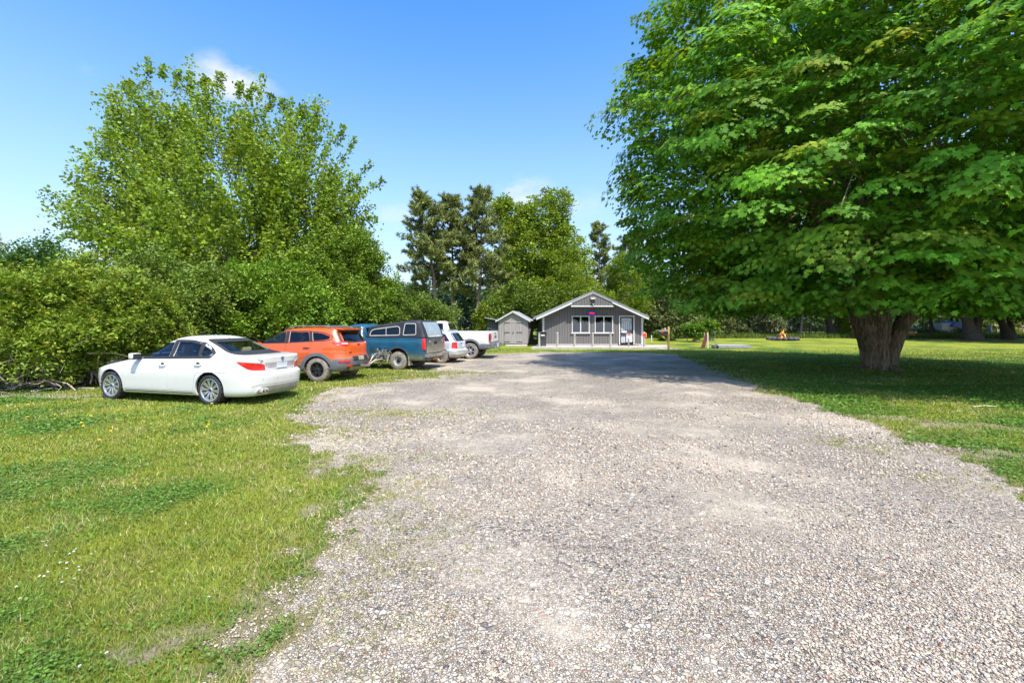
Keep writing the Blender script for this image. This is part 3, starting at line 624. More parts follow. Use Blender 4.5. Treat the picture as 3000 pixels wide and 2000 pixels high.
# ---------------------------------------------------------------- tall tree behind the cars
def left_tree():
    Z = 25; rng = np.random.default_rng(31); b = foot(770, 1046); b = Vector((at(770, 900, Z).x, Z, 0))
    lobes = [lobe(470, 365, 115, 140, Z), lobe(420, 500, 150, 150, Z), lobe(640, 395, 140, 130, Z), lobe(620, 560, 210, 190, Z, dz=-2), lobe(810, 465, 140, 140, Z), lobe(900, 580, 135, 145, Z), lobe(990, 610, 80, 95, Z),
             lobe(330, 560, 90, 110, Z), lobe(330, 700, 90, 60, Z), lobe(450, 690, 170, 110, Z, dz=-1), lobe(700, 730, 200, 120, Z, dz=-3), lobe(900, 720, 150, 120, Z, dz=-2), lobe(1010, 690, 70, 80, Z)]
    tips = []
    def tip(px, py, qx, qy, L=1.0, nseg=3):
        a, c = np.array(at(px, py, Z)), np.array(at(qx, qy, Z))
        for s in range(nseg):
            p = a + (c - a) * s / nseg; d = (c - a) / np.linalg.norm(c - a) + rng.normal(0, .1, 3); tips.append((*p, *d, np.linalg.norm(c - a) / nseg * 1.15))
    for t in ((440, 230, 430, 172), (470, 230, 480, 195), (400, 300, 365, 250), (520, 260, 522, 205), (560, 280, 555, 215), (640, 270, 645, 215), (700, 290, 705, 245), (760, 300, 763, 220), (790, 330, 797, 280), (830, 340, 825, 290), (930, 380, 925, 315), (985, 430, 1010, 370),
              (330, 370, 320, 320), (350, 420, 325, 385), (300, 470, 260, 420), (260, 540, 250, 455), (300, 700, 180, 640), (260, 690, 190, 690), (330, 740, 250, 760), (350, 790, 250, 745), (400, 810, 310, 800), (420, 800, 240, 765), (1010, 560, 1090, 480), (1040, 580, 1120, 530), (1040, 640, 1100, 640), (1000, 480, 1040, 405), (1020, 660, 1080, 690), (290, 600, 250, 560), (720, 300, 742, 250),
              (280, 640, 230, 600), (880, 350, 880, 310), (590, 260, 600, 225), (370, 260, 385, 240)):
        tip(*t)
    k = Z / F
    st = [((-.35, 0), (-2.6, 0), .24), ((0, -.2), (-.9, -.3), .26), ((.15, .1), (.4, .2), .27), ((.4, 0), (1.6, .1), .24), ((-.2, .3), (-1.5, 1), .2)]
    tree('tall_tree', 'tall spreading tree with upswept leafy twigs behind the orange suv', 'tree', lobes, b, at(0, 800, Z).z, .3, 'lobed', 41, m=1600, n=62, size=.145, L=1.85, sh=.16, sv=.15, droop=.0, dirmix=(.10, .70), jitter=.3, clump=4,
         col=(.185, .28, .026), fm='tall', limbs=130, stems=st, rmin=.35, bump=.45, inner=.5, nb=(.45, .3, .8), tip_down=.25, yellow=(.30, .33, .03, .15), tips=tips, freq=.8, limb_r=.42, bark=BARK_G)
fmat('broad', .30, .5); fmat('tall', .36, .5, (1.35, 1.3, .45)); fmat('yew', .22, .6, (1.3, 1.2, .4)); fmat('pine', .12, .6)
left_tree()

# ---------------------------------------------------------------- shrubs behind the cars
def shrub(label, lobes, Z, seed, name='shrub', cat='shrub', **kw):
    lo = np.array(lobes); bx = (float(lo[:, 0].mean()), float(lo[:, 1].mean()), gz(0, Z)); o = dict(m=900, n=70, size=.085, L=.6, sh=.16, sv=.12, droop=.05, dirmix=(.6, .35), col=(.12, .17, .015), fm='yew', limbs=30, rmin=.5, bump=.8, inner=.65, tip_down=.1, bark=BARK_TAN, freq=1.3, clump=8)
    o.update(kw); return tree(name, label, cat, lobes, bx, bx[2] + .7, .10, kw.pop('leaf', 'oval') if False else o.pop('leaf', 'oval'), seed, stems=[((-.5, 0), (-1.1, 0), .07), ((0, 0), (0, .1), .08), ((.4, .1), (1.0, .1), .07), ((.2, -.3), (.5, -.7), .06), ((-.2, -.3), (-.5, -.7), .06)], limb_r=.6, **o)
YEW = (.165, .255, .022); GRN = (.155, .265, .022); OLV = (.15, .225, .03)
shrub('large yellow-green shrub with bare tangled stems showing near the ground, at the lawn corner', [lobe(-40, 900, 150, 150, 13.5), lobe(120, 890, 120, 120, 13), lobe(150, 990, 130, 120, 12.7), lobe(0, 1010, 150, 130, 12.8), lobe(200, 930, 80, 100, 13.2)], 13, 51, col=YEW, m=1900, yellow=(.30, .30, .03, .22), limbs=120, bare=1.3, leaf='tri', size=.10, L=.75, sh=.09, sv=.09, n=80)
shrub('shrub rising to a ragged dark green top at the far left', [lobe(130, 800, 90, 75, 15), lobe(60, 830, 90, 80, 15), lobe(210, 850, 70, 70, 15), lobe(150, 900, 160, 100, 15)], 15, 52, col=(.07, .15, .025), m=900, L=.7)
shrub('brownish green tree edge cut off by the picture border', [lobe(-40, 800, 80, 100, 17), lobe(-90, 850, 150, 150, 17), lobe(-10, 900, 90, 90, 17)], 17, 53, col=(.13, .14, .03), m=500)
shrub('golden green shrub behind the white sedan bonnet', [lobe(330, 930, 120, 90, 13.6), lobe(420, 960, 90, 80, 13.8), lobe(300, 1020, 120, 90, 13.2), lobe(470, 990, 80, 70, 14), lobe(230, 990, 80, 90, 13.2)], 13.6, 54, col=YEW, m=1500, yellow=(.30, .30, .03, .22), limbs=110, bare=1.4, leaf='tri', size=.10, L=.7, sh=.09, sv=.09, n=80)
shrub('dark olive shrub behind the white sedan roof', [lobe(500, 860, 110, 90, 18), lobe(600, 880, 110, 90, 18), lobe(420, 890, 90, 80, 18), lobe(560, 940, 170, 80, 17.5)], 18, 55, col=OLV, m=1300, size=.10)
shrub('bright green rounded shrub behind the orange suv roof', [lobe(720, 880, 100, 80, 19.5), lobe(800, 860, 100, 80, 19.5), lobe(700, 930, 130, 80, 19), lobe(860, 920, 120, 70, 19)], 19.5, 56, col=GRN, m=1500, size=.11, L=.7)
shrub('tall dense cone of green leaves between the tall tree and the teal pickup', [lobe(1000, 790, 90, 110, 23), lobe(1060, 840, 80, 90, 23), lobe(950, 850, 110, 100, 22.5), lobe(1090, 890, 70, 60, 22.5), lobe(1000, 920, 130, 70, 22)], 22.5, 57, name='dense_tree', cat='tree', col=(.15, .24, .02), m=1600, size=.11, L=.75, sh=.2)
shrub('low leafy shrub behind the teal pickup cap', [lobe(1180, 915, 70, 45, 24), lobe(1250, 925, 60, 40, 25), lobe(1120, 920, 60, 50, 23.5)], 24.5, 58, col=(.13, .20, .025), m=700, size=.10, L=.6)

# ---------------------------------------------------------------- pines and trees behind the house
def pine(name, label, px_top, py_top, px_base, Z, lean_r, seed, z_low, group, dense=1.0, tuft=.55, col=(.21, .245, .07)):
    rng = np.random.default_rng(seed); top = np.array(at(px_top, py_top, Z)); bz = gz(0, Z); base = np.array([at(px_base, 0, Z).x, Z, bz]); root = empty(name, tuple(base)); tag(root, label, 'tree', group)
    H = top[2] - bz; mb = MB(); pts = [np.array([(top[0] - base[0]) * t, 0, H * t - .1 * (t == 0)]) + (rng.normal(0, .06, 3) if 0 < t < 1 else 0) for t in np.linspace(0, 1, 10)]
    mb.tube(pts, [.22 * (1 - t * .93) for t in np.linspace(0, 1, 10)], 9)
    C = []; D = []
    nb_ = int(70 * dense)
    for i in range(nb_):
        t = z_low + (1 - z_low) * (i / nb_)**.9; p = np.array([(top[0] - base[0]) * t, 0, H * t]); a = rng.uniform(0, 6.283); taper = (1 - t)**.85; 
        R = lean_r * (.28 + taper) * rng.uniform(.55, 1.1) * min(1, .6 + (t - z_low) * 3); 
        if t > .93: R = .5
        q = p + np.array([math.cos(a) * R, math.sin(a) * R, R * rng.uniform(.0, .45) + .1]); limb(mb, p, q, .05, .012, rng, n=4, sides=4, sag=-.05)
        for s in np.linspace(.35, 1, max(3, int(R * 2.6))):
            for _ in range(3):
                c = p + (q - p) * s + rng.normal(0, .16, 3); C.append(c + base); D.append(np.array([math.cos(a), math.sin(a), .9]) + rng.normal(0, .5, 3))
    for _ in range(10): C.append(top + rng.normal(0, .12, 3) - [0, 0, rng.uniform(0, .8)]); D.append((rng.normal(0, .3), rng.normal(0, .3), 1))
    C = np.array(C); D = unit(np.array(D)); n = 34
    P, T, N, c = sprays(C, D, n, tuft, .04, .04, 0, col, rng, cvar=.2, lvar=.25, nb=(.3, .3, 1), tip_down=-.1, jitter=.55)
    leaf_mesh('crown', P - base, T, N, .36 * rng.uniform(.7, 1.2, len(P)), 'needle', c, fmat('pine'), root)
    mb.build('trunk', BARK_PINE, root, smooth=60, fix=False); return root
BARK_PINE = mat('bark_pine', (.25, .18, .14), .9, var=.3, vs=4, bump=.6, bs=10)
pine('pine_tree', 'pine at the outer end of the three tall pines, lowest crown branches sticking out', 1237, 578, 1290, 44, 3.5, 61, .32, 'tall pines behind the vehicles')
pine('pine_tree', 'middle one of the three tall pines behind the vehicles', 1320, 586, 1330, 46, 2.9, 62, .34, 'tall pines behind the vehicles')
pine('pine_tree', 'thick brownish pine nearest the grey shed, its pale trunk bare below', 1416, 566, 1395, 45, 3.3, 63, .28, 'tall pines behind the vehicles', 1.15)
pine('spruce_tree', 'slim pointed spruce above the house roof', 1755, 660, 1757, 60, 1.7, 64, .12, 'spruces beyond the house', .9)
pine('spruce_tree', 'dark ragged conifer half hidden behind the big maple', 1835, 705, 1840, 62, 3.4, 65, .15, 'spruces beyond the house', .9)
Z = 50; 
tree('leafy_tree', 'broad green tree behind the shed and house, forked dark trunk', 'tree', [lobe(1500, 640, 60, 60, Z), lobe(1600, 640, 80, 70, Z), lobe(1560, 740, 110, 90, Z), lobe(1660, 730, 75, 80, Z), lobe(1500, 780, 80, 90, Z), lobe(1650, 820, 90, 80, Z), lobe(1560, 850, 110, 60, Z), lobe(1460, 620, 30, 40, Z)],
     (at(1530, 0, Z).x, Z, gz(0, Z)), at(0, 850, Z).z, .3, 'oval', 71, m=1500, n=48, size=.27, L=1.2, sh=.4, sv=.28, droop=.08, col=(.21, .30, .03), limbs=50, rmin=.35, inner=.7, bark=BARK_D, stems=[((0, 0), (-1.0, 0), .28), ((.3, 0), (1.2, .2), .3)], yellow=(.28, .28, .03, .2))
def small_tree(label, lobes, Z, seed, **kw):
    lo = np.array(lobes); bx = (float(lo[:, 0].mean()), Z, gz(0, Z)); o = dict(m=420, n=40, size=.2, L=.9, sh=.28, sv=.22, droop=.05, col=(.14, .20, .018), limbs=20, rmin=.5, inner=.75, fm='broad', bark=BARK_G); o.update(kw); nm = o.pop('name', 'small_tree'); ct = o.pop('cat', 'tree'); lf = o.pop('leaf', 'oval')
    return tree(nm, label, ct, lobes, bx, bx[2] + 1.2, .12, lf, seed, **o)
small_tree('light green small tree rising just behind the house ridge', [lobe(1690, 830, 50, 70, 43), lobe(1660, 880, 60, 60, 43), lobe(1720, 900, 70, 60, 43)], 43, 72, col=(.16, .22, .015), leaf='tri')
small_tree('bright feathery tree behind the roof slope beside the maple crown', [lobe(1830, 800, 45, 60, 44), lobe(1840, 870, 60, 70, 44), lobe(1800, 900, 50, 50, 44)], 44, 73, col=(.17, .24, .015), leaf='tri')
small_tree('rounded green shrub tree filling the gap behind the shed', [lobe(1560, 900, 60, 50, 42), lobe(1500, 900, 70, 60, 42), lobe(1620, 910, 60, 50, 42)], 42, 74, col=(.125, .19, .02))
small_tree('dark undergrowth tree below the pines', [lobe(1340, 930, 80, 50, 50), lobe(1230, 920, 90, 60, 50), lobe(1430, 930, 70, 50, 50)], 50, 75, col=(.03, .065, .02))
small_tree('low sunny bush left of the shed', [lobe(1415, 945, 25, 35, 40), lobe(1430, 975, 30, 25, 40)], 40, 76, name='bush', cat='bush', m=160, col=(.17, .22, .02), limbs=6)
# screen of conifers, bushes and thin trunks behind the lawn
scr = [(1925, 905, 55, 75, 47, (.14, .17, .05), 'pale grey-green spruce beside the house corner'), (1990, 930, 45, 50, 47, (.13, .17, .04), 'low spruce with drooping grey-green boughs behind the mailbox'),
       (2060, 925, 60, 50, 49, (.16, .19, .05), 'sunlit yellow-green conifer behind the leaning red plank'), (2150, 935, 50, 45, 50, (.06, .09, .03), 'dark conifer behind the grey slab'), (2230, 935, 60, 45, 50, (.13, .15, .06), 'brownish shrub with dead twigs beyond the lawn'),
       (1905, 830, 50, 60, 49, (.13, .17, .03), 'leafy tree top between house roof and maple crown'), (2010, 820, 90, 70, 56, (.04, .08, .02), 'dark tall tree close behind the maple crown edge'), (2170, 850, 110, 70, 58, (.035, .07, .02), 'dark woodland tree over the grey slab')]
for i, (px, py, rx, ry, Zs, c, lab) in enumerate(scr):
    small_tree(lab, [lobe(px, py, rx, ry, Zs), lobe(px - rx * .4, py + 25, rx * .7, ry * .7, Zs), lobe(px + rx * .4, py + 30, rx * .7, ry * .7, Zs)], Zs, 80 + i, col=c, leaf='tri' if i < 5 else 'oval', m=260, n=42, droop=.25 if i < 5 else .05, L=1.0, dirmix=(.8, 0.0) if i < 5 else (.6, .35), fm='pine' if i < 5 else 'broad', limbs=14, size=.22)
# ---------------------------------------------------------------- shade trees and what shows under them at the back of the lawn
def shade_tree(label, px, Zs, r, seed, wpx=30, top=15, low=2.6, lean=0.0):
    b = (at(px, 0, Zs).x, Zs, gz(0, Zs)); lo = [(b[0] + dx, b[1] + dy, z, rr, rr, rz) for dx, dy, z, rr, rz in ((0, 0, 8.5, r, 5), (-r * .55, 0, 6, r * .6, 2.8), (r * .55, 0, 6, r * .6, 2.8), (0, 0, 12, r * .6, 3.5), (0, -r * .4, 5.4, r * .6, 2.4))]
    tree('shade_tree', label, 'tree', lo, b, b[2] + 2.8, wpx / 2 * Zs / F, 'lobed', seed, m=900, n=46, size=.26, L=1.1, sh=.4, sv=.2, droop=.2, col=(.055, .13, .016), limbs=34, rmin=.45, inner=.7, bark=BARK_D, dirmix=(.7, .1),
         stems=[((0, 0), (-.9 + lean, 0), wpx / 2 * Zs / F), ((.15, 0), (.9 + lean, .1), wpx / 2 * Zs / F * .8)], group='shade trees along the back of the lawn')
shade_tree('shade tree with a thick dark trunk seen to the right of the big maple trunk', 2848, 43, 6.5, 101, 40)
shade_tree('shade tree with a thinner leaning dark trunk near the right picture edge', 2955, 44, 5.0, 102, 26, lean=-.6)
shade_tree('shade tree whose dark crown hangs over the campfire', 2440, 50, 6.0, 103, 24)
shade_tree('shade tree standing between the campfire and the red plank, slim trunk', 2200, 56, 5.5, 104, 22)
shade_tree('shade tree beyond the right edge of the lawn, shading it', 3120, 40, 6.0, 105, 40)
for i, (px, Zs, w, top, ln) in enumerate(((2345, 49, 8, 880, 6), (2372, 51, 6, 890, -3), (2555, 52, 9, 900, 0), (2625, 53, 8, 890, 5), (2722, 47, 9, 880, 2), (2738, 48, 7, 880, -4), (2700, 52, 6, 890, 3), (2190, 50, 4, 900, 0), (2215, 51, 4, 905, 1))):
    b = foot(px, 984); b = Vector((at(px, 0, Zs).x, Zs, gz(0, Zs))); mb = MB(); rng = np.random.default_rng(200 + i); t = at(px + ln, top, Zs) - b
    q = limb(mb, (0, 0, -.1), t, w / 2 * Zs / F, .04, rng, wig=.03, n=8, sides=8)
    lab = ['slim pale trunk just right of the campfire', 'thinner trunk second right of the campfire', 'bare trunk showing left of the big maple trunk', 'bare trunk close behind the big maple trunk', 'thicker of the paired slim trunks between the two big trunks', 'thinner of the paired slim trunks between the two big trunks', 'thin sapling stem near the orange tarp', 'pale sapling stem beyond the grey slab', 'second pale sapling stem beyond the grey slab'][i]
    root = empty('young_tree', tuple(b)); tag(root, lab, 'tree', 'slim trees along the back of the lawn')
    for _ in range(4): limb(mb, q[int(rng.integers(3, 7))], Vector(q[7]) + Vector((rng.uniform(-1, 1), rng.uniform(-1, 1), rng.uniform(-.3, .8))), .03, .01, rng, n=4, sides=5)
    mb.build('trunk', BARK_PINE if i in (0, 1, 7, 8) else BARK_D, root, smooth=60, fix=False)
    C = np.array([q[7]] * 40) + rng.normal(0, (.8, .8, .5), (40, 3)); P, T, N, c = sprays(C, unit(rng.normal(size=(40, 3)) + [0, 0, .3]), 22, .7, .25, .2, .1, (.11, .18, .02), rng)
    leaf_mesh('crown', P, T, N, .2 * rng.uniform(.7, 1.2, len(P)), 'oval', c, fmat('broad'), root)
bs = [(2030, 962, 26, 14, 40, (.11, .21, .02), 'clump of big green leaves behind the leaning red plank'), (2075, 955, 22, 18, 42, (.13, .22, .02), 'leafy bush directly behind the white pole'), (2500, 968, 60, 22, 56, (.05, .09, .02), 'low dark bush right of the campfire'),
      (2910, 968, 46, 22, 50, (.19, .23, .02), 'sunlit yellow-green bush between the two dark trunks'), (2990, 965, 40, 28, 51, (.17, .19, .04), 'pale green bush at the right picture edge'), (2470, 950, 14, 20, 50, (.2, .28, .02), 'bright green sunlit bush beyond the campfire'),
      (2760, 975, 60, 16, 50, (.10, .14, .02), 'low weeds below the blue tarp'), (2150, 968, 60, 18, 50, (.13, .15, .05), 'dry brush heap beyond the grey slab'), (2280, 955, 50, 24, 53, (.11, .13, .05), 'dead-twig brush left of the campfire'), (1945, 985, 18, 10, 42, (.10, .17, .02), 'tall weeds behind the mailbox post')]
for i, (px, py, rx, ry, Zs, c, lab) in enumerate(bs):
    small_tree(lab, [lobe(px, py, rx, ry, Zs), lobe(px + rx * .3, py + 8, rx * .8, ry * .8, Zs)], Zs, 120 + i, name='bush', cat='bush', col=c, m=110, n=36, size=.17, L=.5, sh=.15, sv=.12, limbs=16, leaf='oval', bark=BARK_TAN, inner=.9)
# far wood: one mass of leaves right along the horizon
def far_wood():
    rng = np.random.default_rng(9); n = 150000; X = rng.uniform(-150, 170, n); Y = rng.uniform(84, 100, n); top = 5.2 + 4.5 * fbm(X * .09, X * 0, seed=3) + 2 * fbm(X * .5, X * 0, seed=4); top = np.where(X > 20, top * .72, top)
    Zz = rng.random(n)**.8 * top; P = np.stack([X, Y, Zz + ground_z(X, Y)], -1); N = unit(rng.normal(size=(n, 3)) + [0, -.5, .6]); T = unit(rng.normal(size=(n, 3)))
    c = np.array([.06, .105, .025])[None] * (1 + .5 * (fbm(X * .3, Zz * .3, seed=8)[:, None] - .5)) * rng.uniform(.6, 1.4, (n, 1))
    o = leaf_mesh('woodland', P, T, N, rng.uniform(.4, .8, n), 'oval', c, fmat('broad'), None); tag(o, kind='stuff')
far_wood()
# rough edge of taller grass at the back of the lawn
def rough_edge():
    rng = np.random.default_rng(19); n = 42000; X = rng.uniform(8, 62, n); Y = 46 + rng.random(n)**1.5 * 8; h = .15 + .5 * rng.random(n) * (.4 + fbm(X * .5, Y * .5, seed=2)); w = .03
    a = rng.uniform(0, 6.28, n); b = np.stack([X, Y, ground_z(X, Y)], -1); wv = np.stack([np.cos(a), np.sin(a), 0 * a], -1) * w; t = b + np.stack([rng.normal(0, .25, n), rng.normal(0, .25, n), np.ones(n)], -1) * h[:, None]
    c = np.array([.15, .21, .03])[None] * rng.uniform(.5, 1.3, (n, 1)); o = np_mesh('tall_grass', np.stack([b - wv, b + wv, t], 1), n, 3, c, fmat('broad')); tag(o, kind='stuff')
rough_edge()

# ---------------------------------------------------------------- colours of built things
M = dict(
 siding=mat('siding_grey', (.150, .142, .138), .75, var=.10, vs=3, bump=.15, bs=60, stretch=(8, 8, .5)), groove=mat('groove', (.02, .02, .022), .9),
 white=mat('white_paint', (.66, .655, .63), .5, var=.05), soffit=mat('soffit', (.55, .55, .54), .6, var=.05), roof=mat('metal_roof', (.42, .43, .45), .4, .3, var=.12, vs=4),
 conc=mat('concrete', (.42, .385, .335), .9, var=.14, vs=3, bump=.3, bs=50), shed=mat('weathered_boards', (.345, .315, .30), .85, var=.22, vs=3, bump=.35, bs=20, stretch=(14, 14, .6)), shed_d=mat('weathered_board_gap', (.12, .10, .09), .9),
 black=mat('black_metal', (.015, .015, .017), .45), door=mat('white_door', (.62, .66, .70), .5, var=.04), woodpost=mat('weathered_post', (.40, .36, .32), .9, var=.25, vs=5, bump=.5, bs=20, stretch=(6, 6, .7)),
 bin=mat('bin_plastic', (.045, .047, .05), .5), red=mat('reflector_red', (.85, .06, .02), .4), orange=mat('reflector_rim', (.85, .30, .18), .5), newwood=mat('fresh_wood', (.66, .42, .16), .7, var=.2, vs=3, bump=.2, stretch=(5, 5, .6)),
 plank=mat('dark_red_plank', (.13, .025, .018), .8, var=.5, vs=7, bump=.5, bs=15), galv=mat('galvanised', (.42, .43, .44), .45, .6, var=.15), slab=mat('grey_board', (.30, .31, .35), .8, var=.15, vs=4), mat_=mat('brown_mat', (.10, .045, .035), .95, var=.3, vs=20),
 stone=mat('ring_stone', (.07, .065, .065), .9, var=.3, bump=.5, bs=12), logm=mat('charred_log', (.05, .035, .025), .95, var=.5), blue=mat('blue_tarp', (.05, .12, .42), .5, var=.15), camper=mat('camper_dark', (.05, .06, .075), .5), whiteobj=mat('off_white', (.70, .69, .66), .6),
 dkroof=mat('blue_grey_roof', (.10, .16, .27), .4, .3), otarp=mat('orange_tarp', (.75, .25, .06), .6), brass=mat('brass', (.4, .3, .12), .4, .8), beige=mat('lamp_beige', (.62, .56, .45), .6))
M['wglass'] = glass('window_glass', (.28, .31, .31)); M['wglass'].node_tree.nodes['Fresnel'].inputs[0].default_value = 2.3; M['dark'] = mat('dark_room', (.03, .03, .033), .9)

# ---------------------------------------------------------------- the grey house
HZZ = 34.5; HG = gz(0, 34); HX0, HX1 = 2.38, 9.87; HC = 6.03; EAVE = 2.22; PEAK = 4.10; OV = .62; DEEP = 9.0; BASEZ = HG + .16
def house():
    r = empty('grey_house', (HC, HZZ, HG)); tag(r, 'low grey house with white trim, two windows, black screen door and a lit sign', 'house')
    def B(): return MB()
    o = Vector((HC, HZZ, HG)); sl = (PEAK - EAVE) / (HX1 - HC + .35)
    # wall: front with openings
    wins = [(4.56, 5.84, 1.06, 2.30), (6.30, 7.62, 1.06, 2.30)]; door = (8.14, 9.23, .12, 2.29)
    wm = B(); zt = lambda x: PEAK - .12 - abs(x - HC) * sl
    xs = sorted({HX0, HX1, HC, *[w[0] for w in wins], *[w[1] for w in wins], door[0], door[1]}); ops = wins + [door]
    for a, b in zip(xs[:-1], xs[1:]):
        segs = [(0.0, None)]; mid = (a + b) / 2; cut = [w for w in ops if w[0] <= mid <= w[1]]
        parts = [(.12, None)] if not cut else [(.12, cut[0][2]), (cut[0][3], None)]
        for z0, z1 in parts:
            if z1 is not None and z1 - z0 < .02: continue
            p = [(a, z0), (b, z0), (b, z1 if z1 else zt(b)), (a, z1 if z1 else zt(a))]
            wm.prism([(x - HC, z) for x, z in p], 'y', 0, .12)
    for x0, x1 in ((HX0, HX0 + .12), (HX1 - .12, HX1)): wm.prism([(.12, .12), (DEEP, .12), (DEEP, EAVE), (.12, EAVE)], 'x', x0 - HC, x1 - HC)
    wm.prism([(HX0 - HC, .12), (HX1 - HC, .12), (HX1 - HC, EAVE), (0, PEAK - .12), (HX0 - HC, EAVE)], 'y', DEEP, DEEP + .1)
    g = wm; g.cur = 1; x = HX0 + .2
    while x < HX1 - .1:
        zt_ = zt(x); cut = [w for w in ops if w[0] - .07 <= x <= w[1] + .07]
        for z0, z1 in ([(.16, zt_ - .1)] if not cut else [(.16, cut[0][2] - .08), (cut[0][3] + .08, zt_ - .1)]):
            if z1 - z0 > .08: g.box((x - HC, -.002, (z0 + z1) / 2), (.015, .01, z1 - z0))
        x += .203
    wm.build('wall', [M['siding'], M['groove']], r)
    dk = B(); dk.box((0, 1.6, 1.2), (HX1 - HX0 - .4, .05, 2.2)); dk.build('interior', M['dark'], r)
    # pediment triangle flush with the rakes
    pd = B(); px0, px1 = at(1675, 0, HZZ - OV).x - HC, at(1795, 0, HZZ - OV).x - HC; zb = at(0, 895, HZZ - OV).z - HG
    ptop = lambda x: PEAK - .1 - abs(x) * sl
    pd.prism([(px0, zb), (px1, zb), (px1, min(ptop(px1), zb + .02) if ptop(px1) < zb else ptop(px1)), (0, ptop(0)), (px0, ptop(px0))], 'y', -OV + .05, -OV + .12)
    g = pd; g.cur = 1; x = px0 + .15
    while x < px1 - .1: 
        if ptop(x) - zb > .1: g.box((x, -OV + .047, (zb + ptop(x) - .08) / 2), (.02, .008, ptop(x) - zb - .1))
        x += .2
    pd.build('gable_panel', [M['siding'], M['groove']], r)
    t = B(); t.box(((px0 + px1) / 2, -OV + .03, zb - .045), (px1 - px0 + .1, .06, .09)); t.build('gable_trim', M['white'], r)
    # roof: two slabs, soffit and rake boards
    RX0, RX1 = 1.81 - HC, 10.2 - HC
    for s, xe in ((-1, RX0), (1, RX1)):
        ez = PEAK - abs(xe) * sl
        rf = B(); rf.prism([(0, PEAK + .02), (xe, ez + .02), (xe, ez + .07), (0, PEAK + .07)], 'y', -OV - .04, DEEP + .3); q = rf.build('roof', M['roof'], r)
        sf = B(); sf.prism([(0, PEAK - .10), (xe, ez - .10), (xe, ez + .017), (0, PEAK + .017)], 'y', -OV + .055, DEEP + .25); sf.build('soffit', M['soffit'], q)
        rk = B(); wd = abs(px0 if s < 0 else px1) * .985; zq = PEAK - wd * sl; rk.prism([(0, PEAK - .105), (s * wd, zq - .105), (s * wd, zq + .05), (0, PEAK + .05)], 'y', -OV, -OV + .05)
        rk.prism([(s * wd, zq - .19), (xe, ez - .20), (xe, ez + .05), (s * wd, zq + .05)], 'y', -OV, -OV + .05); rk.build('fascia', M['white'], q)
    # corner boards, skirting strip
    for x in (HX0, HX1): tb = B(); tb.box((x - HC, .03, (EAVE + .14) / 2), (.13, .10, EAVE - .16)); tb.build('corner_board', M['white'], r)
    sk = B(); sk.box(((HX0 + door[0]) / 2 - HC, -.012, .165), (door[0] - HX0 - .2, .03, .045)); sk.box(((HX1 + door[1]) / 2 - HC, -.012, .165), (HX1 - door[1] - .2, .03, .045)); sk.build('base_trim', M['white'], r)
    for k, (x0, x1, z0, z1) in enumerate(wins):
        f = B(); w = .06; cx = (x0 + x1) / 2 - HC; cz = (z0 + z1) / 2
        for zz in (z0, z1): f.box((cx, -.02, zz), (x1 - x0 + w * 2, .09, w))
        for xx in (x0 - HC, x1 - HC): f.box((xx, -.02, cz), (w, .088, z1 - z0 - w))
        f.box((cx, -.012, cz), (.07, .07, z1 - z0 - w)); f.box((cx, -.05, z0 - .05), (x1 - x0 + .2, .10, .035)); wf = f.build('window', M['white'], r)
        p = B(); p.box((cx, .03, cz), (x1 - x0 - .05, .006, z1 - z0 - .05)); p.build('pane', M['wglass'], wf)
        cu = B(); cu.box((cx - .3, .25, cz - .05), (.5, .03, .7)); cu.build('blind', mat('blind', (.60, .60, .56), .8), wf)
    # door: white frame, black storm door, white door behind
    x0, x1, z0, z1 = door; cx = (x0 + x1) / 2 - HC
    f = B(); 
    for xx in (x0 - HC, x1 - HC): f.box((xx, -.02, (z0 + z1) / 2), (.085, .1, z1 - z0))
    f.box((cx, -.022, z1 + .02), (x1 - x0 + .085, .1, .085)); df = f.build('door_frame', M['white'], r)
    dd = B(); dd.box((cx, .07, (z0 + z1) / 2), (x1 - x0 - .09, .04, z1 - z0)); inner = dd.build('door', M['door'], r)
    sd = B(); a, b = x0 - HC + .05, x1 - HC - .05; 
    for xx in (a + .045, b - .045): sd.box((xx, -.005, (z0 + z1) / 2), (.09, .035, z1 - z0 - .05))
    for zz, h in ((z1 - .07, .10), (z0 + .1, .16), (1.13, .035), (1.22, .035), (.98, .035), (.90, .025)): sd.box((cx, -.004, zz), (b - a - .02, .033, h))
    for i in range(1, 5): xx = a + .09 + (b - a - .18) * i / 5; sd.box((xx, -.004, 1.55), (.014, .012, .68)); sd.box((xx, -.004, .55), (.014, .012, .66))
    arc = [(a + .08 + (b - a - .16) * t, -.004, 1.83 + .16 * math.sin(math.pi * t)) for t in np.linspace(0, 1, 13)]; sd.tube(arc, .009, 6); sd.build('screen_door', M['black'], r)
    h = B(); h.box((a + .05, -.05, 1.35), (.035, .05, .12)); h.build('handle', M['galv'], inner)
    sg = B(); sg.prism([(cx - .20 + .24 * math.cos(k * math.pi / 8), 1.12 + .075 * math.sin(k * math.pi / 8)) for k in range(16)], 'y', -.045, -.03); sg.build('oval_sign', M['whiteobj'], r)
    pn = B(); pn.box((cx + .20, -.04, .66), (.46, .012, .62)); poster = pn.build('poster', M['whiteobj'], r)
    pr = B(); pr.box((cx + .18, -.05, .88), (.34, .006, .05)); pr.box((cx + .18, -.05, .95), (.16, .006, .03)); pr.build('red_print', M['red'], poster)
    [B().box((cx + q_, -.0535, .885), (.09, .005, .035)).build('dark_print', M['black'], poster) for q_ in (.04, .32)]
    # lit sign
    sc = B(); sc.box((6.06 - HC, -.03, 2.52), (.64, .05, .27)); sb = sc.build('open_sign', M['black'], r)
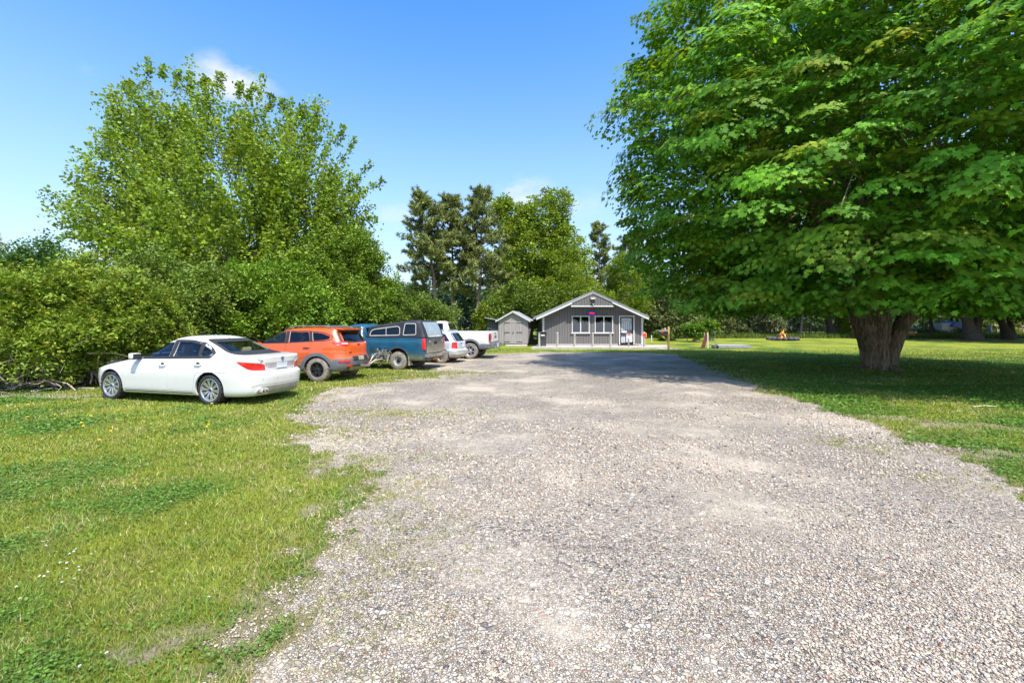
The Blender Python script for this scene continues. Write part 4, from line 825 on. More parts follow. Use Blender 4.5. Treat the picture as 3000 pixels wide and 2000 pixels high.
    tb = B(); rr = [(6.06 - HC + .29 * sx, -.07, 2.52 + .11 * sz) for sx, sz in ((-1, -1), (1, -1), (1, 1), (-1, 1), (-1, -1))]; tb.tube(rr, .008, 6); tb.build('blue_tube', emis('neon_blue', (.06, .10, 1.0), .9), sb)
    text('OPEN', sb, (6.06 - HC, -.062, 2.52), .17, emis('neon_red', (1, .02, .02), 1.6), (math.radians(90), 0, 0))
    # light fixture on the pediment
    lf = B(); lf.box((0, -OV - .0, at(0, 874, HZZ - OV).z - HG), (.34, .12, .14)); fx = lf.build('light_fixture', M['beige'], r)
    hd = B(); zz = at(0, 883, HZZ - OV).z - HG
    for s in (-1, 1): hd.lathe([(.0, 0), (.05, 0), (.085, -.12), (.0, -.12)], 12, 'z', (s * .07, -OV - .05, zz + .02))
    hd.build('lamp_head', M['black'], fx); bl = B(); bl.lathe([(0, .06), (.05, .04), (.06, -.03), (.0, -.08)], 12, 'z', (.02, -OV - .03, zz - .2)); bl.build('lamp_globe', M['whiteobj'], fx)
def text(s, parent, loc, size, m, rot, ext=.004, spacing=1.0):
    cu = bpy.data.curves.new('lettering', 'FONT'); cu.body = s; cu.size = size; cu.extrude = ext; cu.align_x = 'CENTER'; cu.align_y = 'CENTER'; cu.space_character = spacing
    t = bpy.data.objects.new('lettering', cu); COL.objects.link(t); bpy.context.view_layer.update()
    me = bpy.data.meshes.new_from_object(t.evaluated_get(bpy.context.evaluated_depsgraph_get())); bpy.data.objects.remove(t)
    me.materials.clear(); me.materials.append(m); o = bpy.data.objects.new('lettering', me); o.location = loc; o.rotation_euler = rot; return link(o, parent)
house()
def slab():
    P = [foot(1556, 1023), foot(1925, 1023), foot(1962, 1019), (12.1, 34.9, 0), (2.0, 35.2, 0)]; mb = MB(); mb.prism([(p[0], p[1]) for p in P], 'z', HG - .08, HG + .11); o = mb.build('concrete_slab', M['conc'], bevel=.012); tag(o, kind='structure')
    mb = MB(); mb.prism([(9.85, 31.6), (11.4, 31.0), (11.5, 31.5), (10.1, 32.6)], 'z', gz(0, 31) - .05, gz(0, 31) + .045); o = mb.build('concrete_path', M['conc'], bevel=.01); tag(o, kind='structure')
slab()
tag(MB().box((8.68, HZZ - .42, HG + .13), (1.45, .62, .035)).build('door_mat', M['mat_'], bevel=.006), 'dark brown mat lying on the concrete at the screen door', 'mat')
# posts in front of the house
def posts():
    spec = [(1579.6, 'post beside the wheeled bin, leftmost of the row'), (1632.9, 'post standing left of the left window'), (1683, 'post under the left edge of the left window'), (1736.4, 'pale-capped post between the two windows'), (1788.5, 'post under the right edge of the right window'), (1887.3, 'post with a red square reflector at the house corner')]
    for i, (px, lab) in enumerate(spec):
        Zp = 32.2; x = at(px, 0, Zp).x; r = empty('bollard_post', (x, Zp, HG + .11)); tag(r, 'weathered wooden ' + lab, 'post', 'wooden posts in front of the house'); rng = np.random.default_rng(i)
        mb = MB(); h = .97 + rng.uniform(-.03, .03); mb.tube([(0, 0, -.15), (0, 0, .3), (rng.uniform(-.01, .01), 0, h * .7), (0, 0, h)], [.078, .08, .076, .074], 14); mb.build('shaft', M['woodpost'], r, smooth=50)
        if i in (3, 5, 1): MB().tube([(0, 0, h), (0, 0, h + .03), (0, 0, h + .045)], [.082, .082, .03], 14).build('cap', M['whiteobj'], r, smooth=40)
        if i == 5:
            rf = MB(); rf.box((0, -.085, .82), (.30, .014, .30)); q = rf.build('reflector', M['orange'], r, bevel=.004); rc = MB(); rc.box((0, -.095, .82), (.20, .008, .20)); rc.build('reflector_centre', M['red'], q)
    x = at(1841.5, 0, 32.2).x; b = MB(); b.tube([(0, 0, -.1), (0, 0, .58)], .06, 16); b.tube([(0, 0, .58), (0, 0, .60)], [.066, .05], 16); o = b.build('bollard', M['galv'], smooth=40); o.location = (x, 32.2, HG + .11); tag(o, 'short grey metal bollard in front of the screen door', 'bollard')
posts()
def bin_():
    Zp = 32.9; x0, x1 = at(1575, 0, Zp).x, at(1602, 0, Zp).x; cx = (x0 + x1) / 2; r = empty('wheeled_bin', (cx, Zp, HG + .11)); tag(r, 'dark grey wheeled rubbish bin between the post and the house wall', 'bin')
    b = MB(); b.prism([(-.26, .06), (.26, .06), (.31, .96), (-.31, .96)], 'y', -.28, .30); b.box((0, -.295, .62), (.4, .03, .10)); b.build('body', M['bin'], r, bevel=.02)
    MB().box((0, 0, 1.0), (.68, .68, .06)).box((0, .0, 1.04), (.5, .5, .03)).build('lid', M['bin'], r, bevel=.012); MB().box((.02, -.30, .80), (.28, .02, .09)).build('sticker', M['whiteobj'], r)
    for s in (-1, 1): MB().lathe([(0, -.03), (.12, -.03), (.12, .03), (0, .03)], 18, 'x', (s * .27, .26, .12)).build('wheel', M['black'], r)
    MB().tube([(-.2, .34, .98), (-.2, .42, 1.0), (.2, .42, 1.0), (.2, .34, .98)], .016, 8).build('handle', M['bin'], r)
bin_()
def shed():
    Zs = 36.4; c = at(1512, 0, Zs); g = gz(0, Zs); a = math.radians(-11); r = empty('garden_shed', (c.x, Zs + 1.2, g), a); tag(r, 'small weathered plank shed with double doors and a peaked white-edged roof', 'shed')
    w = 1.20; ev = 2.02; pk = 2.68
    b = MB(); b.prism([(-w, .06), (w, .06), (w, ev), (0, pk - .02), (-w, ev)], 'y', -1.2, 1.2)
    gr = b; gr.cur = 1
    for k in range(-7, 8):
        x = k * .16; top = pk - .05 - abs(x) * (pk - ev) / w
        if abs(x) > .72: gr.box((x, -1.202, (.1 + top) / 2), (.014, .01, top - .12))
        else: gr.box((x, -1.202, (1.93 + top) / 2), (.014, .01, top - 1.95))
    for k in range(1, 15): gr.box((w + .002, -1.2 + k * .16, ev / 2 + .04), (.01, .014, ev - .1)); gr.box((-w - .002, -1.2 + k * .16, ev / 2 + .04), (.01, .014, ev - .1))
    gr.build('wall', [M['shed'], M['shed_d']], r)
    for s in (-1, 1):
        rf = MB(); sl = (pk - ev) / w; e = w + .22; rf.prism([(0, pk), (s * e, pk - e * sl), (s * e, pk - e * sl + .035), (0, pk + .035)], 'y', -1.36, 1.36); q = rf.build('roof', M['roof'], r)
        fa = MB(); fa.prism([(0, pk - .09), (s * e, pk - e * sl - .09), (s * e, pk - e * sl + .033), (0, pk + .033)], 'y', -1.40, -1.363); fa.build('fascia', M['soffit'], q)
        d = MB(); d.box((s * .34, -1.225, .98), (.67, .035, 1.72)); gg = d; gg.cur = 1
        for x in (.17, .34, .51): gg.box((s * x, -1.2445, .98), (.012, .008, 1.66))
        dr = gg.build('door', [M['shed'], M['shed_d']], r)
        for zz in (.14, 1.82): MB().box((s * .34, -1.248, zz), (.66, .012, .09)).build('door_batten', M['shed'], dr)
        for zz in (.25, 1.00, 1.78): MB().box((s * .48, -1.262, zz), (.40, .012, .03)).box((s * .69, -1.262, zz), (.035, .014, .11)).build('strap_hinge', M['black'], dr)
    MB().box((.0, -1.27, .98), (.06, .04, .12)).build('latch', M['black'], r); MB().box((0, 0, .03), (2.3, 2.3, .07)).build('base', M['shed_d'], r)
    mb = MB(); mb.box((c.x, Zs - .9, g - .02), (1.7, 1.3, .12)); o = mb.build('shed_step', M['conc'], bevel=.03); tag(o, 'worn pale step lying on the ground before the shed doors', 'step')
shed()
def lean_to():
    Zs = 39; c = at(1446, 0, Zs); g = gz(0, Zs); r = empty('lean_to', (c.x, Zs, g)); tag(r, 'dark lean-to with a slanted blue-grey metal roof half hidden left of the shed', 'lean-to')
    MB().prism([(-.6, 0), (.6, 0), (.6, 1.72), (-.6, 1.95)], 'y', 0, 1.6).build('wall', M['camper'], r); b = MB(); b.prism([(-.75, 2.10), (.8, 1.78), (.8, 1.83), (-.75, 2.15)], 'y', -.35, 1.8); b.build('roof', M['dkroof'], r)
    MB().prism([(-.75, 2.15), (.8, 1.83), (.8, 1.86), (-.75, 2.18)], 'y', -.37, -.33).build('roof_edge', M['whiteobj'], r)
lean_to()
def mailbox():
    b = foot(1958.5, 1026); r = empty('mailbox', tuple(b)); tag(r, 'dark mailbox with a red flag on a fresh wooden post with a diagonal brace', 'mailbox'); k = b.y / F
    MB().box((0, 0, .78), (.115, .115, 1.60)).build('post', M['newwood'], r, bevel=.008)
    MB().bar((-.42, 0, .98), (-.02, 0, .58), .07).bar((-.62, 0, 1.03), (-.02, 0, 1.03), .07, .07).build('brace', M['newwood'], r)
    pr = [(-.10, 1.07), (.10, 1.07), (.10, 1.25)] + [(.10 * math.cos(t), 1.25 + .11 * math.sin(t)) for t in np.linspace(.2, math.pi - .2, 8)] + [(-.10, 1.25)]
    mb = MB(); mb.prism(pr, 'x', -.68, -.06); mb.build('box', mat('mailbox_black', (.03, .033, .045), .4), r, smooth=40)
    MB().box((-.45, -.108, 1.22), (.22, .012, .05)).box((-.50, -.110, 1.24), (.06, .012, .13)).build('flag', M['red'], r)
mailbox()
def lawn_things():
    b = foot(2066, 1019); r = MB(); r.bar((-.24, 0, 0), (.08, 0, 1.16), .03, .30, up=(1, 0, 0)); 
    o = MB().prism([(-.32, 0), (-.02, 0), (.20, .98), (.14, 1.12), (.05, .95)], 'y', -.03, .03).build('red_plank', M['plank'], bevel=.006); o.location = b; o.rotation_euler = (math.radians(-4), 0, 0); tag(o, 'dark red weathered plank leaning against the white pole', 'plank')
    o = MB().tube([(0, 0, -.1), (0, 0, 1.12)], .055, 14).build('white_pole', M['whiteobj'], smooth=40); o.location = foot(2073, 1019) + Vector((.03, .07, 0)); tag(o, 'short thick white pole standing in the grass behind the red plank', 'pole')
    o = MB().tube([(.1, .05, -.1), (.1, .05, 1.10)], .03, 8).build('timber_stake', M['newwood']); o.location = b + Vector((-.08, .12, 0)); tag(o, 'thin timber stake between the red plank and the white pole', 'stake')
    b = foot(2095, 1018); r = empty('stake_sign', tuple(b)); tag(r, 'thin grey metal stake with a small forked top beside the grey slab', 'stake'); MB().tube([(0, 0, -.1), (-.01, 0, 1.12)], .017, 8).build('shaft', M['galv'], r); MB().bar((-.01, 0, 1.08), (-.13, 0, 1.22), .03).bar((-.01, 0, 1.08), (.1, 0, 1.22), .03).build('fork', M['galv'], r)
    b = foot(2145, 1020); r = empty('low_platform', tuple(b)); tag(r, 'low flat grey board platform lying on the lawn beyond the tree shadow', 'platform'); MB().box((.05, .5, .20), (2.35, 1.5, .05)).build('top', M['slab'], r, bevel=.01); MB().box((.08, -.22, .11), (2.3, .05, .15)).build('edge_board', M['galv'], r)
    for x in (-1.0, 0, 1.0): MB().box((x, .4, .08), (.09, 1.2, .16)).build('bearer', M['woodpost'], r)
    hp = MB(); hp.tube([(-1.25, .0, .0), (-1.22, .02, .13), (-1.1, .05, .20), (-.85, .02, .02)], [.16, .15, .12, .03], 8); o = hp.build('folded_cover', mat('dark_cover', (.05, .08, .06), .8), smooth=50); o.location = b; tag(o, 'crumpled dark cover at the near end of the grey platform', 'cover')
    for px, py, h, lab in ((1908.5, 984, .55, 'short white marker post by the spruce behind the house corner'), (2013, 986, .5, 'small white marker stub behind the lawn weeds')):
        o = MB().tube([(0, 0, -.1), (0, 0, h)], .05, 8).build('marker_post', M['whiteobj']); Zm = 41; o.location = (at(px, 0, Zm).x, Zm, gz(0, Zm)); tag(o, lab, 'marker post')
lawn_things()
def campfire():
    Zc = 43; c = Vector((at(2293, 0, Zc).x, Zc, gz(0, Zc))); rng = np.random.default_rng(3)
    r = empty('fire_ring', tuple(c)); tag(r, 'low ring of dark stones around the burning campfire', 'fire ring')
    for k in range(16):
        a = k / 16 * 2 * math.pi; mb = MB(); bm = bmesh.new(); bmesh.ops.create_icosphere(bm, subdivisions=2, radius=.26)
        for v in bm.verts: v.co = Vector((v.co.x * 1.1, v.co.y * .9, v.co.z * .75)) * (1 + .25 * (random.random() - .5))
        me = bpy.data.meshes.new('stone'); bm.to_mesh(me); bm.free(); me.materials.append(M['stone']); shade(me, 50); o = bpy.data.objects.new('stone', me); o.location = (math.cos(a) * 1.15, math.sin(a) * 1.15, .12); o.rotation_euler = (0, 0, a); link(o, r)
    f = empty('campfire', tuple(c)); tag(f, 'orange flames over stacked logs burning inside the stone ring', 'campfire')
    for k in range(7): a = k * .9; MB().tube([(math.cos(a) * .75, math.sin(a) * .75, .06), (-math.cos(a) * .05, -math.sin(a) * .05, .62)], [.10, .07], 9).build('log', M['logm'], f)
    m, nt, b, out = nmat('flame'); tc = nt.nodes.new("ShaderNodeTexCoord").outputs['Object']; col = ramp(nt, noise(nt, 4, 4, tc), [(.35, (1, .18, .02)), (.55, (1, .38, .04)), (.75, (1, .75, .2))]); nt.links.new(col, b.inputs['Emission Color']); b.inputs['Emission Strength'].default_value = .9; nt.links.new(col, b.inputs['Base Color'])
    fl = MB()
    for k in range(30):
        a = rng.uniform(0, 6.28); R = rng.uniform(0, .6); h = rng.uniform(.2, .9) * (1.15 - R); x, y = math.cos(a) * R, math.sin(a) * R; fl.tube([(x, y, .05), (x * .9 + rng.normal(0, .05), y * .9, .05 + h * .35), (x * .6 + rng.normal(0, .08), y * .6, .05 + h * .75), (x * .5 + rng.normal(0, .1), y * .5, .1 + h)], [.04, .06, .03, .003], 7)
    fl.build('flames', m, f, smooth=60)
campfire()
def far_things():
    # wire and picket fence along the back
    Zf = 53; r = empty('picket_fence', (at(2560, 0, Zf).x, Zf, gz(0, Zf))); tag(r, 'weathered grey picket fence along the back of the lawn', 'fence'); x0 = at(2330, 0, Zf).x; x1 = at(3080, 0, Zf).x; ox = r.location.x; k = 0; x = x0; rng = np.random.default_rng(4)
    pk = MB(); 
    while x < x1: pk.box((x - ox, .03, .55 + rng.uniform(-.05, .05)), (.085, .02, 1.05)); x += .15 + rng.uniform(0, .05)
    pk.build('pickets', M['woodpost'], r)
    for i in range(int((x1 - x0) / 2.4) + 1): MB().box((x0 - ox + i * 2.4, .1, .58), (.10, .10, 1.25)).build('fence_post', M['woodpost'], r)
    for z in (.25, .85): MB().box(((x0 + x1) / 2 - ox, .06, z), (x1 - x0, .035, .08)).build('rail', M['woodpost'], r)
    # trailer half under a blue tarp
    Zt = 50; c = Vector((at(2772, 0, Zt).x, Zt, gz(0, Zt))); r = empty('utility_trailer', tuple(c)); tag(r, 'off-white box trailer glimpsed between the dark trunks', 'trailer'); MB().box((-.35, 0, .95), (1.7, 1.5, 1.1)).build('box', M['whiteobj'], r, bevel=.03)
    for s in (-.7, .2): MB().lathe([(0, -.08), (.28, -.08), (.28, .08), (0, .08)], 16, 'y', (s, -.6, .28)).build('wheel', M['black'], r)
    bt = MB(); bt.prism([(-.35, 1.15), (.1, 1.7), (.9, 1.55), (1.35, .7), (.8, .55), (.55, .95), (.1, 1.05)], 'y', -.95, .7); o = bt.build('blue_tarp', M['blue'], bevel=.04); o.location = c; tag(o, 'crumpled blue tarp slung over the end of the off-white trailer', 'tarp')
    Zt = 47; c = Vector((at(2660, 0, Zt).x, Zt, gz(0, Zt))); ot = MB(); ot.prism([(-.55, .35), (-.1, .55), (.25, .45), (.45, .62), (.55, .3), (.1, .22)], 'y', -.3, .3); o = ot.build('orange_tarp', M['otarp'], bevel=.03); o.location = c; tag(o, 'small orange tarp heap on pale stones right of the big maple trunk', 'tarp')
    for i, (x, s) in enumerate(((-.5, .22), (-.15, .18), (.2, .2), (.45, .16))):
        bm = bmesh.new(); bmesh.ops.create_icosphere(bm, subdivisions=2, radius=s)
        for v in bm.verts: v.co *= 1 + .3 * (random.random() - .5)
        me = bpy.data.meshes.new('pale_stone'); bm.to_mesh(me); bm.free(); me.materials.append(M['whiteobj']); shade(me, 50); o = bpy.data.objects.new('pale_stone', me); o.location = c + Vector((x, -.1, s * .6)); link(o)
        tag(o, ['biggest pale stone at the left end under the orange tarp', 'pale stone second from the left under the orange tarp', 'pale stone third from the left under the orange tarp', 'smallest pale stone at the right end under the orange tarp'][i], 'stone', 'pale stones under the orange tarp')
    Zt = 49; c = Vector((at(2908, 0, Zt).x, Zt, gz(0, Zt))); r = empty('garden_table', tuple(c)); tag(r, 'small white-topped table seen above the sunlit bush between the trunks', 'table'); MB().box((0, 0, 1.28), (.8, .6, .05)).build('table_top', M['whiteobj'], r)
    for sx in (-.3, .3): MB().box((sx, 0, .64), (.06, .4, 1.25)).build('leg', M['galv'], r)
    # white rail glimpsed through the left shrub
    r = empty('white_rail', (-15.6, 14.3, 0)); tag(r, 'white horizontal rail glimpsed through the yellow-green shrub at the left edge', 'rail'); MB().box((0, 0, .82), (3.2, .06, .16)).build('board', M['whiteobj'], r, bevel=.01)
    for x in (-1.4, 1.4): MB().box((x, .05, .45), (.1, .1, .95)).build('post', M['whiteobj'], r)
far_things()
def brush():
    """bare tangled stems at the foot of the corner shrubs"""
    for i, (px, py, w, lab, n) in enumerate(((130, 1130, 1.1, 'tangle of bare grey-brown branches under the big left shrub', 95), (245, 1115, .8, 'tangle of bare branches against the white sedan nose', 95), (20, 1140, 1.0, 'sparse bare branches low at the left picture edge', 45))):
        b = foot(px, py); b.y -= .25; b.x *= b.y / (b.y + .25); rng = np.random.default_rng(300 + i); mb = MB()
        for _ in range(n):
            p = np.array([rng.normal(0, w * .6), rng.normal(0, .4), rng.uniform(0, .7)]); q = p + np.array([rng.normal(0, .6), rng.normal(-.15, .3), rng.uniform(-.2, .95)]); limb(mb, p, q, rng.uniform(.008, .024), .003, rng, wig=.22, n=7, sides=5)
        for _ in range(n // 6): p = np.array([rng.normal(0, w), rng.normal(-.3, .2), .03]); q = p + np.array([rng.normal(0, 1.0), rng.normal(0, .2), .05]); limb(mb, p, q, .016, .004, rng, wig=.08, n=6, sides=5)
        o = mb.build('dead_branches', BARK_TAN, smooth=60, fix=False); o.location = b; tag(o, lab, 'branches', 'bare branches under the left shrubs')
brush()
def flowers():
    rng = np.random.default_rng(44)
    def head(name, colr, r, n):
        mb = MB()
        for k in range(n): a = k * 2.4; t = (k / n)**.5; e = (1 - t) * 1.2; c = Vector((math.cos(a) * t * r, math.sin(a) * t * r, .6 * r * (1 - t * t))); mb.box(c, (r * .5, r * .28, r * .14), Matrix.Rotation(a, 3, 'Z') @ Matrix.Rotation(-.5, 3, 'Y'))
        me = mb.mesh(name); me.materials.append(colr); return me
    yel = mat('dandelion_yellow', (.85, .60, .02), .7); wh = mat('clover_white', (.72, .70, .62), .8); stem = mat('stem_green', (.10, .22, .03), .7)
    m1 = head('dandelion', yel, .017, 26); m2 = head('white_clover', wh, .009, 22)
    st = MB().tube([(0, 0, -.05), (0, 0, 0)], .0016, 5).mesh('stem'); st.materials.append(stem)
    dpx = [(80, 1193), (265, 1228), (80, 1230), (240, 1248), (245, 1258), (420, 1245), (500, 1254), (322, 1273), (292, 1300), (605, 1260), (610, 1254), (800, 1239), (578, 1315), (390, 1430), (620, 1190), (150, 1210), (350, 1210)]
    cpx = [(215, 1638), (205, 1645), (222, 1630), (177, 1672), (200, 1690), (230, 1695), (110, 1713), (172, 1731), (52, 1745), (127, 1713), (68, 1780), (440, 1700), (120, 1608), (305, 1945), (240, 1985), (605, 1775), (80, 1565), (500, 1487), (400, 1270), (445, 1262), (380, 1262), (455, 1270), (615, 1295), (430, 1373), (490, 1345), (410, 1380), (300, 1440), (45, 1428), (860, 1450), (830, 1445), (855, 1455), (870, 1430), (270, 1646), (213, 1720), (146, 1700), (230, 1685), (196, 1672), (130, 1620)]
    for px, mesh, nm, lab, cat, grp in [(p, m1, 'dandelion', 'yellow dandelion head among the lawn grass', 'dandelion', 'dandelions in the lawn') for p in dpx] + [(p, m2, 'white_clover', 'white clover head among the lawn grass', 'clover flower', 'white clover flowers in the lawn') for p in cpx]:
        b = foot(*px); r = bpy.data.objects.new(nm, mesh); r.location = b + Vector((rng.normal(0, .01), 0, .06)); s = max(.8, b.y / 7); r.scale = (s, s, s); r.rotation_euler = (rng.uniform(-.3, .5), rng.uniform(-.3, .3), rng.uniform(0, 6)); link(r); tag(r, lab, cat, grp)
        c = bpy.data.objects.new('stem', st); link(c, r)
flowers()
tag(MB().tube([(-.25, 0, .015), (0, .02, .03), (.28, 0, .02)], [.012, .016, .008], 7).build('fallen_stick', mat('pale_stick', (.55, .46, .34), .8), smooth=60), 'pale fallen stick lying on the grass right of the driveway', 'stick').location = foot(2885, 1193)
# ================================================================ VEHICLES
def pchip(y, n):
    y = np.array(y, float); m = len(y); d = np.diff(y, axis=0); s = np.zeros_like(y)
    for i in range(1, m - 1):
        a, b = d[i - 1], d[i]; s[i] = np.where(a * b > 0, 2 * a * b / (a + b + 1e-12), 0)
    s[0] = d[0]; s[-1] = d[-1]; out = []
    for i in range(m - 1):
        for k in range(n):
            t = k / n; h00 = 2 * t**3 - 3 * t**2 + 1; h10 = t**3 - 2 * t**2 + t; h01 = -2 * t**3 + 3 * t**2; h11 = t**3 - t**2
            out.append(h00 * y[i] + h10 * s[i] + h01 * y[i + 1] + h11 * s[i + 1])
    out.append(y[-1]); return np.array(out)
def ring(xr, xf, w, p, q, nq=22):
    c = (xr + xf) / 2; a = (xf - xr) / 2; t = np.linspace(0, np.pi / 2, 400); u = np.cos(t)**(2 / p); v = np.sin(t)**(2 / q); X, Y = a * u, w * v
    s = np.concatenate([[0], np.cumsum(np.hypot(np.diff(X), np.diff(Y)))]); g = np.linspace(0, s[-1], nq + 1); X = np.interp(g, s, X); Y = np.interp(g, s, Y)
    return np.array([(c + x, y) for x, y in zip(X[:-1], Y[:-1])] + [(c - x, y) for x, y in zip(X[::-1][:-1], Y[::-1][:-1])] + [(c - x, -y) for x, y in zip(X[:-1], Y[:-1])] + [(c + x, -y) for x, y in zip(X[::-1][:-1], Y[::-1][:-1])])
def stack(spec, sub=5, inset=0.0, deform=None, nq=22):
    """rows (z, rear x, front x, half width, corner p, corner q) -> closed shell (verts, faces)"""
    R = pchip(spec, sub); vs = []; fs = []; rings = []
    for z, xr, xf, w, p, q in R:
        rg = ring(xr + inset, xf - inset, w - inset, p, q, nq); vs += [(x, y, z) for x, y in rg]
    n = 4 * nq; m = len(R)
    if inset:
        z0, z1 = R[0][0], R[-1][0]; vs = [(x, y, z0 + inset + (z - z0) * (z1 - z0 - 2 * inset) / (z1 - z0)) for x, y, z in vs]
    for i in range(m - 1):
        for k in range(n): fs.append((i * n + k, i * n + (k + 1) % n, (i + 1) * n + (k + 1) % n, (i + 1) * n + k))
    # caps: strips across
    for base, flip in ((0, True), ((m - 1) * n, False)):
        for k in range(n // 2 - 1):
            a, b, c, d = base + k, base + k + 1, base + (n - 2 - k) % n, base + (n - 1 - k) % n
            a, b, c, d = base + (k) % n, base + (k + 1) % n, base + (n - k - 1) % n, base + (n - k) % n
            f = (a, b, c, d) if k else (a, b, c)
            fs.append(f[::-1] if flip else f)
        k = n // 2 - 1; f = (base + k, base + k + 1, base + k + 2); fs.append(f[::-1] if flip else f)
    if deform: vs = [deform(*v) for v in vs]
    return vs, fs
def shell_mesh(name, spec, hollow=0.0, **kw):
    mb = MB(); mb.add(*stack(spec, **kw)); me = bpy.data.meshes.new(name); me.from_pydata(mb.v, [], mb.f)
    bm = bmesh.new(); bm.from_mesh(me); bmesh.ops.recalc_face_normals(bm, faces=bm.faces)
    bvh = BVHTree.FromBMesh(bm)
    if hollow:
        v2, f2 = stack(spec, inset=hollow, **kw); b2 = bmesh.new(); m2 = bpy.data.meshes.new('t'); m2.from_pydata(v2, [], f2); b2.from_mesh(m2); bmesh.ops.recalc_face_normals(b2, faces=b2.faces); bmesh.ops.reverse_faces(b2, faces=b2.faces); b2.to_mesh(m2); b2.free()
        bm.from_mesh(m2)
    bm.to_mesh(me); bm.free(); return me, bvh
def boolean(me, cutters, op='DIFFERENCE'):
    if op == 'DIFFERENCE' and len(cutters) > 1:
        r = boolean_(me.copy(), cutters, op)
        if len(r.polygons) > .5 * len(me.polygons): return r
        r = me
        for c in cutters:       # one after the other, nudged where the exact solver gives up
            for k in range(6):
                q = boolean_(r.copy(), [c], op)
                if len(q.polygons) > .6 * len(r.polygons): r = q; break
                for v in c.vertices: v.co *= 1.0007
        return r
    return boolean_(me, cutters, op)
def boolean_(me, cutters, op='DIFFERENCE'):
    o = bpy.data.objects.new('tmp', me); COL.objects.link(o); cs = []
    for c in cutters:
        k = bpy.data.objects.new('cut', c); COL.objects.link(k); cs.append(k); md = o.modifiers.new('b', 'BOOLEAN'); md.operation = op; md.object = k; md.solver = 'EXACT'
    bpy.context.view_layer.update(); dg = bpy.context.evaluated_depsgraph_get(); r = bpy.data.meshes.new_from_object(o.evaluated_get(dg)); r.materials.clear()
    for k in cs: bpy.data.objects.remove(k)
    bpy.data.objects.remove(o); return r
def prism_mesh(poly, d, a, b):
    return MB().prism(poly, d, a, b).mesh('p')
def cyl_mesh(x, z, r, y0, y1, n=40, flat=0.0):
    pts = [(x + r * math.cos(2 * math.pi * k / n), z + r * math.sin(2 * math.pi * k / n)) for k in range(n)]
    return prism_mesh(pts, 'y', y0, y1)
def join_mesh(ms):
    bm = bmesh.new()
    for m in ms: bm.from_mesh(m)
    r = bpy.data.meshes.new('j'); bm.to_mesh(r); bm.free(); return r
def put(name, me, m, parent, deg=32):
    me.materials.clear(); me.materials.append(m)
    if len(me.polygons): me.polygons.foreach_set("material_index", [0] * len(me.polygons))
    shade(me, deg); o = bpy.data.objects.new(name, me); return link(o, parent)
class Proj:
    """projects outlines onto a shell from one side: D is the inward ray, V is up"""
    def __init__(s, bvh, D, O=(0, 0, 0)):
        s.b = bvh; s.D = Vector(D).normalized(); s.U = Vector((0, 0, 1)).cross(s.D).normalized() * -1 if abs(s.D.z) < .9 else Vector((1, 0, 0)); s.V = s.D.cross(s.U) * -1 if abs(s.D.z) < .9 else Vector((0, 1, 0))
        if s.V.z < 0: s.V = -s.V
        s.O = Vector(O)
    def pt(s, u, v, off):
        st = s.O + s.U * u + s.V * v - s.D * 6; loc, nn, i, d = s.b.ray_cast(st, s.D)
        if loc is None:
            loc, nn, i, d = s.b.find_nearest(s.O + s.U * u + s.V * v - s.D * .9)
        if nn.dot(s.D) > 0: nn = -nn
        return loc + nn * off
SIDE_L = (0, -1, 0); SIDE_R = (0, 1, 0); REAR = (1, 0, 0); FRONT = (-1, 0, 0)
def resample(poly, step=.05, closed=True):
    out = []; n = len(poly)
    for i in range(n if closed else n - 1):
        a, b = np.array(poly[i], float), np.array(poly[(i + 1) % n], float); k = max(1, int(np.linalg.norm(b - a) / step))
        for j in range(k): out.append(tuple(a + (b - a) * j / k))
    if not closed: out.append(tuple(poly[-1]))
    return out
def rounded(poly, r=.04, n=4):
    out = []; m = len(poly)
    for i in range(m):
        p0, p1, p2 = [np.array(poly[k % m], float) for k in (i - 1, i, i + 1)]; a = (p0 - p1); b = (p2 - p1); la, lb = np.linalg.norm(a), np.linalg.norm(b); rr = min(r, la * .45, lb * .45); a = p1 + a / la * rr; b = p1 + b / lb * rr
        for k in range(n + 1): t = k / n; out.append(tuple((1 - t)**2 * a + 2 * t * (1 - t) * p1 + t * t * b))
    return out
def patch(pj, poly, name, m, parent, off=.004, thick=.0, sgn=1, rings=5, step=.05, bulge=0.0, deg=50):
    """poly in (u, z): u = x for side views (sgn keeps x forward), y for rear views"""
    P = [(u * sgn, v) for u, v in resample(poly, step)]; n = len(P); c = np.mean(P, 0); mb = MB(); vs = []
    for k in range(rings + 1):
        f = 1 - k / rings
        for u, v in (P if k < rings else [c]):
            q = c + (np.array((u, v)) - c) * f; vs.append(pj.pt(q[0], q[1], off + bulge * (1 - f**2)))
    fs = []
    for k in range(rings - 1):
        for i in range(n): fs.append((k * n + i, k * n + (i + 1) % n, (k + 1) * n + (i + 1) % n, (k + 1) * n + i))
    for i in range(n): fs.append(((rings - 1) * n + i, (rings - 1) * n + (i + 1) % n, rings * n))
    if thick:
        b = len(vs); vs += [v + pj.D * thick for v in vs[:n]]
        for i in range(n): fs.append((i, (i + 1) % n, b + (i + 1) % n, b + i))
    mb.add(vs, fs); return mb.build(name, m, parent, smooth=deg)
